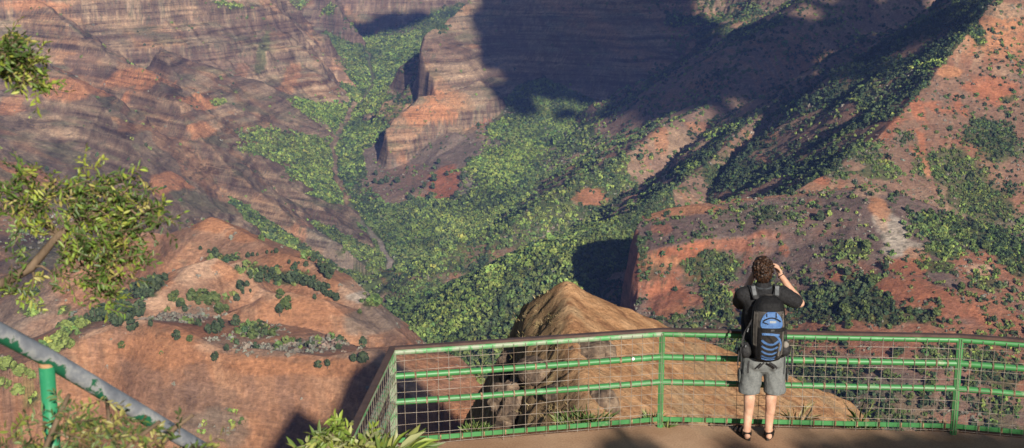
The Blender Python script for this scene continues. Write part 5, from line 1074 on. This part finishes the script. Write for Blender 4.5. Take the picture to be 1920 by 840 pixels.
def hand(W_, palm_dir, side_dir, curl_dir, mirror=1):
    """palm, four bent fingers of different lengths and a thumb"""
    W_ = Vector(W_); f = Vector(palm_dir).normalized(); s_ = Vector(side_dir).normalized(); c = Vector(curl_dir).normalized()
    for t in (-.026, -.009, .009, .026): capsule(bm, W_ + f * .008 + s_ * t * .6, W_ + f * .082 + s_ * t, .015, .012, seg=12)
    for t, l in ((-.030, .9), (-.010, 1.08), (.010, 1.0), (.029, .78)):
        k0 = W_ + f * .085 + s_ * t; k1 = k0 + (f * .8 + c * .6) * .036 * l; k2 = k1 + (f * .25 + c) * .026 * l; k3 = k2 + (c - f * .35) * .018 * l
        chain(bm, (k0, k1, k2, k3), (.0098, .0092, .0085, .0078), seg=10)
    th0 = W_ + f * .022 - s_ * .024; th1 = th0 - s_ * .028 + f * .024 + c * .012; th2 = th1 + f * .028 + c * .018; th3 = th2 + f * .012 + c * .020
    chain(bm, (th0, th1, th2, th3), (.015, .0125, .0105, .009), seg=10)
CAMP = Vector((.045, .235, 1.665))
hand(WRR, (-.42, .28, .85), (-.35, .72, -.25), (-.85, .35, -.2)); hand(WLL, (.42, .10, .85), (.4, .75, -.2), (.85, .25, -.2))
body = fused('body', bm, m_skin, man, .0055, 5)
# curly hair
bm = bmesh.new(); ball(bm, (-.010, .025, 1.69), (.098, .108, .112)); ball(bm, (-.010, -.02, 1.64), (.088, .07, .10)); ball(bm, (-.01, .05, 1.735), (.09, .09, .07))
r = np.random.default_rng(77)
for i in range(420):
    d_ = r.normal(0, 1, 3); d_ /= np.linalg.norm(d_)
    if d_[1] > .55 and d_[2] < .45: continue
    if d_[2] < -.75: continue
    c = np.array((-.010, .018, 1.685)) + d_ * (.100, .104, .118) * r.uniform(.9, 1.06); ball_r = r.uniform(.008, .019)
    if d_[2] < -.3: c[1] -= .004
    bmesh.ops.create_icosphere(bm, subdivisions=1, radius=ball_r, matrix=Matrix.Translation(c))
bmesh.ops.scale(bm, vec=(.93, .96, .94), space=Matrix.Translation((.01, -.02, -1.67)), verts=bm.verts); hair = fused('hair', bm, m_hair, man, .0048, 1, lambda co: fbm(co[:, 0] * 95, co[:, 2] * 95 + co[:, 1] * 70, 2, seed=5) * .008)
# black T-shirt
bm = bmesh.new()
capsule(bm, (.035, 0, .86), (.02, 0, 1.15), .158, .150, sq=(1.16, .86)); capsule(bm, (.018, .01, 1.15), (.0, .015, 1.37), .150, .160, sq=(1.2, .78))
capsule(bm, (-.165, .01, 1.435), (.185, .01, 1.44), .078, .078); capsule(bm, (0, -.005, 1.44), (-.003, .012, 1.515), .100, .074); capsule(bm, (0, -.03, 1.36), (0, -.02, 1.46), .11, .08, sq=(1.3, .7))
capsule(bm, SHR, Vector(SHR).lerp(Vector(ELR), .74), .079, .074); capsule(bm, SHL, Vector(SHL).lerp(Vector(ELL), .80), .079, .074)
fused('shirt', bm, m_shirt, man, .008, 4, lambda co: fbm(co[:, 0] * 16, co[:, 2] * 12 + co[:, 1] * 8, 3, seed=6) * .010)
# shorts
bm = bmesh.new()
capsule(bm, (.03, 0, .80), (.03, 0, .90), .150, .150, sq=(1.20, .86)); ball(bm, (-.045, -.06, .80), (.098, .085, .10)); ball(bm, (.11, -.06, .80), (.098, .085, .10))
for hx, kx_ in ((-.070, -.090), (.132, .150)):
    capsule(bm, (hx, 0, .80), (kx_, .012, .56), .114, .108, sq=(.98, 1.0)); capsule(bm, (kx_ * .98, .012, .60), (kx_ + (.006 if kx_ > 0 else -.006), .016, .49), .108, .111, sq=(.95, 1.0))
sh = fused('shorts', bm, m_short, man, .008, 3, lambda co: (fbm(co[:, 0] * 14 + co[:, 2] * 6, co[:, 2] * 5 + co[:, 1] * 6, 2, seed=7) * .010 + ridged(co[:, 0] * 11 + co[:, 2] * 7, co[:, 2] * 4, 2, seed=8) * .004))
for v_ in sh.data.vertices:
    if v_.co.z < .468: v_.co.z = .468 + (v_.co.z - .468) * .10      # straight hems
for x0 in (-.20, .262):
    bm = bmesh.new(); ball(bm, (x0, .0, .64), (.010, .06, .08)); o = fused('cargo_pocket', bm, m_short, sh, .008, 2)
# sandals
for sx_, A_ in ((-1, AL), (1, AR)):
    A_ = Vector((A_[0], A_[1], 0)); tdir = Vector((sx_ * .30, 1, 0)).normalized(); side = tdir.cross(Vector((0, 0, 1)))
    bm = bmesh.new(); out = []
    for k in range(28):
        t = k / 28 * 2 * math.pi; l = -math.cos(t); w_ = math.sin(t); L_ = .075 + l * .143; W_ = w_ * (.044 + .008 * l) * (1 - .25 * max(0, l) ** 4)
        out.append(A_ + tdir * L_ + side * W_)
    prism(bm, [(p.x, p.y) for p in out], .001, .028); sole = bm_obj('sandal', bm, m_sole, man)
    def strap(t0, h, wv, tilt=0):
        bm = bmesh.new(); pts = []
        for k in range(15):
            a = math.pi * k / 14; pts.append(A_ + tdir * (t0 + tilt * math.sin(a)) + side * math.cos(a) * .047 + Vector((0, 0, .018 + math.sin(a) * h)))
        n = len(pts); rows = []
        for p in pts: rows.append([bm.verts.new(p - tdir * wv / 2), bm.verts.new(p + tdir * wv / 2)])
        for k in range(n - 1): bm.faces.new((rows[k][0], rows[k][1], rows[k + 1][1], rows[k + 1][0]))
        bmesh.ops.solidify(bm, geom=bm.faces[:], thickness=-.006); bm_obj('strap', bm, m_sole, sole)
    strap(.03, .078, .042, .02); strap(.115, .066, .04, .012); strap(.20, .046, .024, 0)
    bm = bmesh.new(); rows = []
    for k in range(17):       # heel strap
        a = math.pi + math.pi * k / 16; p = A_ + side * math.cos(a) * .043 + tdir * (-.006 + math.sin(a) * .048) + Vector((0, 0, .058)); rows.append([bm.verts.new(p - Vector((0, 0, .016))), bm.verts.new(p + Vector((0, 0, .024)))])
    for k in range(16): bm.faces.new((rows[k][0], rows[k][1], rows[k + 1][1], rows[k + 1][0]))
    bmesh.ops.solidify(bm, geom=bm.faces[:], thickness=.006); bm_obj('heel_strap', bm, m_sole, sole)
# wristband
bm = bmesh.new(); d_ = (Vector(WRR) - Vector(ELR)).normalized(); c = Vector(WRR) - d_ * .012
a = d_.cross(Vector((0, 1, 0))).normalized(); c2 = d_.cross(a); tube(bm, [c + (a * math.cos(k * math.pi / 10) + c2 * math.sin(k * math.pi / 10)) * .0315 for k in range(21)], .0042, 8, False)
bm_obj('wristband', bm, m_black, man, True)
# collar
bm = bmesh.new(); tube(bm, [(math.cos(k * math.pi / 12) * .078 - .002, math.sin(k * math.pi / 12) * .074 + .008, 1.517 + .008 * math.sin(k * math.pi / 12)) for k in range(25)], .011, 8, False); bm_obj('collar', bm, noisy('dark_collar', (.02, .024, .028), (.045, .05, .055), 60), man, True)
# eyes
m_eye = noisy('eye', (.02, .015, .01), (.7, .68, .65), 2, .2)
for s_ in (-1, 1):
    bm = bmesh.new(); ball(bm, (-.008 + s_ * .031, .132, 1.68), (.012, .009, .010)); bm_obj('eye', bm, m_eye, man, True)
# camera in his hands
cm = thing('camera', 'small black camera held up to the face of the person', 'camera', (MX + CAMP.x * MS, MY + CAMP.y * MS, CAMP.z * MS))
cm.scale = (MS, MS, MS)
bm = bmesh.new(); bmesh.ops.create_cube(bm, size=1, matrix=Matrix.Diagonal((.125, .05, .082, 1))); bmesh.ops.bevel(bm, geom=bm.edges[:], offset=.012, segments=3, affect='EDGES'); bm_obj('body', bm, m_sole, cm, True)
bm = bmesh.new(); bmesh.ops.create_cone(bm, cap_ends=True, segments=28, radius1=.034, radius2=.031, depth=.07, matrix=Matrix.Translation((-.012, .056, -.003)) @ Matrix.Rotation(-math.pi / 2, 4, 'X')); bm_obj('lens', bm, m_black, cm, False)
bm = bmesh.new(); bmesh.ops.create_cube(bm, size=1, matrix=Matrix.Translation((-.012, -.002, .048)) @ Matrix.Diagonal((.05, .046, .03, 1))); bmesh.ops.bevel(bm, geom=bm.edges[:], offset=.008, segments=2, affect='EDGES'); bm_obj('viewfinder', bm, m_sole, cm, True)
bm = bmesh.new(); bmesh.ops.create_cube(bm, size=1, matrix=Matrix.Translation((.012, -.0262, -.006)) @ Matrix.Diagonal((.07, .003, .05, 1))); bm_obj('screen', bm, noisy('screen_glass', (.10, .12, .15), (.2, .23, .27), 4, .15), cm)
# ------------------------------------------------------------------ backpack
pk = thing('backpack', 'black and blue hiking backpack with wavy blue stripes worn by the person', 'backpack', (MX, MY, .82 * MS))
pk.scale = (MS, MS, MS)
PI_ = Matrix.Translation((0, 0, -.82)); PCX = .032
def pw(z):   # half width, depth at height z
    zs = [.845, .87, .93, 1.06, 1.22, 1.34, 1.42, 1.46, 1.475]; ws = [.085, .120, .142, .150, .152, .145, .118, .07, .015]; ds = [.10, .155, .20, .225, .215, .185, .13, .07, .015]
    return float(np.interp(z, zs, ws)), float(np.interp(z, zs, ds))
def pp(z, x, off=0):
    """point on the back of the pack at height z and sideways fraction x"""
    w_, d_ = pw(z); k = max(0, 1 - abs(x) ** 3.2) ** (1 / 2.4)
    return Vector((PCX + x * (w_ + off), -.115 - d_ * k * .92 - off, z))
def pack_sheet(name, mat, zs, x0, x1, off, parent, n=18):
    bm = bmesh.new(); g = [[bm.verts.new(pp(z, x0(z) + (x1(z) - x0(z)) * k / n, off)) for k in range(n + 1)] for z in zs]
    for i in range(len(zs) - 1):
        for k in range(n): bm.faces.new((g[i][k], g[i][k + 1], g[i + 1][k + 1], g[i + 1][k]))
    bmesh.ops.solidify(bm, geom=bm.faces[:], thickness=.006)
    o = bm_obj(name, bm, mat, parent, True)
    if parent == pk: o.matrix_parent_inverse = PI_
    return o
bm = bmesh.new(); rings = []
for z in np.linspace(.845, 1.475, 40):
    w_, d_ = pw(z); ring = [bm.verts.new(pp(z, x)) for x in np.sin(np.linspace(-1, 1, 25) * math.pi / 2)]
    ring += [bm.verts.new(Vector((PCX + w_, -.105, z))), bm.verts.new(Vector((PCX - w_, -.105, z)))]; rings.append(ring)
m = len(rings[0])
for i in range(39):
    for k in range(m): bm.faces.new((rings[i][k], rings[i][(k + 1) % m], rings[i + 1][(k + 1) % m], rings[i + 1][k]))
bm.faces.new(rings[0][::-1]); bm.faces.new(rings[-1])
o = bm_obj('main_bag', bm, noisy('charcoal_pack_cloth', (.035, .032, .03), (.075, .068, .062), 30, .7, 4, .1, .3), pk, True); o.matrix_parent_inverse = PI_
Z = lambda a, b, n=14: list(np.linspace(a, b, n))
cst = lambda v: (lambda z: v)
pack_sheet('lid', m_black, Z(1.352, 1.47), cst(-.98), cst(.98), .006, pk)
for s_ in (-1, 1): pack_sheet('side_panel', m_black, Z(.88, 1.36), cst(s_ * .99) if s_ < 0 else cst(.86), cst(-.90) if s_ < 0 else cst(.985), .005, pk, 6)
pack_sheet('base_panel', m_black, Z(.845, .895), cst(-.97), cst(.97), .006, pk)
bl = pack_sheet('upper_pocket', m_blue, Z(1.205, 1.352), lambda z: -.62 * math.sqrt(max(.03, 1 - ((z - 1.235) / .125) ** 2 if z > 1.235 else 1 - ((z - 1.235) / .06) ** 2)), lambda z: .66 * math.sqrt(max(.03, 1 - ((z - 1.235) / .125) ** 2 if z > 1.235 else 1 - ((z - 1.235) / .06) ** 2)), .010, pk)
lp = pack_sheet('lower_pocket', noisy('dark_pack_cloth', (.022, .02, .02), (.05, .045, .042), 30, .7, 4, .1, .3), Z(.885, 1.165, 24), cst(-.56), lambda z: .66 - .25 * max(0, (.94 - z) / .06), .010, pk)
pack_sheet('pocket_side', m_black, Z(.885, 1.19, 20), cst(-.80), cst(-.56), .009, pk, 6)
pack_sheet('taupe_stripe', m_taupe, Z(.93, 1.33, 16), lambda z: .66 - .1 * max(0, (.98 - z) / .05), lambda z: .80, .008, pk, 5)
pack_sheet('taupe_stripe', m_taupe, Z(1.02, 1.34, 14), lambda z: -.93, lambda z: -.74 - .12 * (1.34 - z), .012, pk, 5)
pack_sheet('compression_band', m_black, Z(1.165, 1.205, 6), cst(-.9), cst(.9), .011, pk)
def stripe(pts, wd, parent, mat=m_black, name='stripe'):
    bm = bmesh.new(); rows = []; n = len(pts)
    for i, (x, z) in enumerate(pts):
        x2, z2 = pts[min(i + 1, n - 1)]; x1, z1 = pts[max(i - 1, 0)]; tx, tz = (x2 - x1) * .15, z2 - z1; l = math.hypot(tx, tz) + 1e-6; nx, nz = -tz / l, tx / l; h = wd / 2
        rows.append([bm.verts.new(pp(z + nz * h * s_, x + nx * h * s_ / .15, .0145)) for s_ in (-1, -.4, .4, 1)])
    for i in range(n - 1):
        for k in range(3): bm.faces.new((rows[i][k], rows[i][k + 1], rows[i + 1][k + 1], rows[i + 1][k]))
    bmesh.ops.solidify(bm, geom=bm.faces[:], thickness=.004)
    return bm_obj(name, bm, mat, parent, True)
for k, z0 in enumerate((1.150, 1.092, 1.036, .984, .936, .904)):
    sag = (.0, .042, .036, .032, .026, .016)[k]; up_ = (.0, .03, .035, .04, .045, .03)[k]
    stripe([(x, z0 - sag * (1 - (x / .52) ** 2) + up_ * max(0, x - .1) ** 1.2 - (.02 * (x + .3) ** 2 if k == 0 else 0)) for x in np.linspace(-.52, .46 - .03 * k, 18)], (.020, .022, .020, .018, .017, .014)[k], lp, m_blue)
stripe([(-.1 + .68 * math.sin(t), 1.155 - .125 * (1 - math.cos(t))) for t in np.linspace(.1, 2.0, 16)], .018, lp, m_blue)
stripe([(-.5 + .55 * t + .55 * math.sin(t * 1.9) * .5, 1.152 - .03 * t - .16 * t * t) for t in np.linspace(0, 1.1, 16)], .014, lp)
stripe([(.50, z) for z in np.linspace(.93, 1.06, 10)], .016, lp, m_taupe)
stripe([(x, 1.285 + .045 * math.cos(x * 2.6) * (1 if x < .1 else 1) - .03) for x in np.linspace(-.48, .52, 16)], .013, bl)
stripe([(x, 1.262 - .02 * math.cos(x * 3)) for x in np.linspace(-.5, -.18, 8)], .010, bl)
stripe([(-.28, z) for z in np.linspace(1.31, 1.34, 6)], .010, bl); stripe([(.26, z) for z in np.linspace(1.30, 1.345, 6)], .010, bl)
stripe([(x, 1.264) for x in np.linspace(-.10, .26, 8)], .020, bl, noisy('pale_logo_patch', (.30, .34, .38), (.55, .58, .6), 90, .6), 'logo_patch')
stripe([(x, 1.186) for x in np.linspace(-.03, .17, 6)], .018, pk, m_grey, 'buckle').matrix_parent_inverse = PI_
def strap_line(name, pts, w_, t_, mat=m_black, up=(1, 0, 0)):
    bm = bmesh.new()
    for a, b_ in zip(pts[:-1], pts[1:]): bar(bm, a, b_, w_, t_, up)
    o = bm_obj(name, bm, mat, pk); o.matrix_parent_inverse = PI_; return o
# shoulder straps
for sx_, x0 in ((-1, -.105), (1, .115)):
    bm = bmesh.new(); pts = [Vector((x0 * .75, -.13, 1.43)), Vector((x0, -.085, 1.50)), Vector((x0 * 1.08, -.01, 1.532)), Vector((x0 * 1.1, .06, 1.51)), Vector((x0 * 1.12, .125, 1.43)), Vector((x0 * 1.25, .145, 1.28)), Vector((x0 * 1.45, .10, 1.12)), Vector((x0 * 1.5, -.06, 1.0))]
    rows = []
    for i, p in enumerate(pts): rows.append([bm.verts.new(p + Vector((q, 0, 0))) for q in (-.032, .032)])
    for i in range(len(pts) - 1): bm.faces.new((rows[i][0], rows[i][1], rows[i + 1][1], rows[i + 1][0]))
    bmesh.ops.subdivide_edges(bm, edges=bm.edges[:], cuts=2, use_grid_fill=True); bmesh.ops.solidify(bm, geom=bm.faces[:], thickness=.012)
    o = bm_obj('shoulder_strap', bm, m_black, pk, True); o.matrix_parent_inverse = PI_
    bm = bmesh.new(); bar(bm, (x0 * .93, -.118, 1.462), (x0 * 1.02, -.055, 1.535), .036, .010, (0, -1, 1)); bm_obj('webbing', bm, m_grey, o)
# hip belt, side pouches and hanging straps
bm = bmesh.new(); tube(bm, [(math.cos(t) * .205 + .03, math.sin(t) * .15 - .01, .885) for t in np.linspace(-2.75, -.4 + 2 * math.pi - 2.75 + 2.75 - 5.9, 2)], .01, 6); bm.free()
bm = bmesh.new(); ts = np.linspace(0, 2 * math.pi, 40); rows = [[bm.verts.new((.03 + math.cos(t) * .203, math.sin(t) * .158 - .005, .875 + q)) for q in (-.026, .026)] for t in ts[:-1]]
for i in range(39): bm.faces.new((rows[i][0], rows[i][1], rows[(i + 1) % 39][1], rows[(i + 1) % 39][0]))
bmesh.ops.solidify(bm, geom=bm.faces[:], thickness=.012); o = bm_obj('hip_belt', bm, m_black, pk, True); o.matrix_parent_inverse = PI_
def pouch(c, r3, mat, name='side_pouch'):
    bm = bmesh.new(); ball(bm, c, r3); o = fused(name, bm, mat, pk, .008, 3, lambda co: fbm(co[:, 0] * 30, co[:, 2] * 30 + co[:, 1] * 20, 2) * .008); o.matrix_parent_inverse = PI_; return o
pouch((-.165, -.12, .93), (.055, .07, .085), m_black); pouch((.20, -.10, .93), (.06, .07, .07), m_black); pouch((.205, -.135, .985), (.034, .03, .035), m_taupe, 'belt_pocket'); pouch((-.19, -.02, .88), (.04, .06, .05), m_black); pouch((.24, -.03, .90), (.035, .06, .06), m_black)
for pts, w_ in (([(-.185, -.16, 1.12), (-.205, -.17, 1.04), (-.20, -.17, .98)], .014), ([(-.205, -.12, 1.00), (-.228, -.13, .90), (-.235, -.13, .80), (-.232, -.13, .78)], .012), ([(-.215, -.15, .97), (-.205, -.15, .84), (-.21, -.15, .75)], .014), ([(-.14, -.17, .84), (-.145, -.17, .76), (-.142, -.165, .715)], .018),
                ([(.262, -.12, .97), (.272, -.13, .88), (.270, -.13, .79), (.268, -.125, .735)], .013), ([(.238, -.13, .94), (.232, -.14, .83), (.236, -.14, .70)], .013), ([(.0, -.20, .83), (-.03, -.20, .80), (-.055, -.19, .77)], .016), ([(.05, -.20, .83), (.10, -.20, .80), (.125, -.19, .77)], .020), ([(-.12, -.19, 1.26), (-.155, -.175, 1.18), (-.185, -.16, 1.12)], .016), ([(.17, -.17, 1.22), (.205, -.13, 1.12), (.215, -.11, 1.02)], .016)):
    strap_line('hanging_strap', pts, w_, .004, m_black, (0, 1, .1))
bm = bmesh.new(); bar(bm, (-.168, -.192, 1.13), (-.158, -.192, 1.165), .010, .006, (0, 1, 0)); o = bm_obj('zip_pull', bm, m_grey, pk); o.matrix_parent_inverse = PI_
bm = bmesh.new(); bar(bm, (-.182, -.20, .985), (-.176, -.20, 1.005), .012, .006, (0, 1, 0)); o = bm_obj('zip_pull', bm, m_grey, pk); o.matrix_parent_inverse = PI_
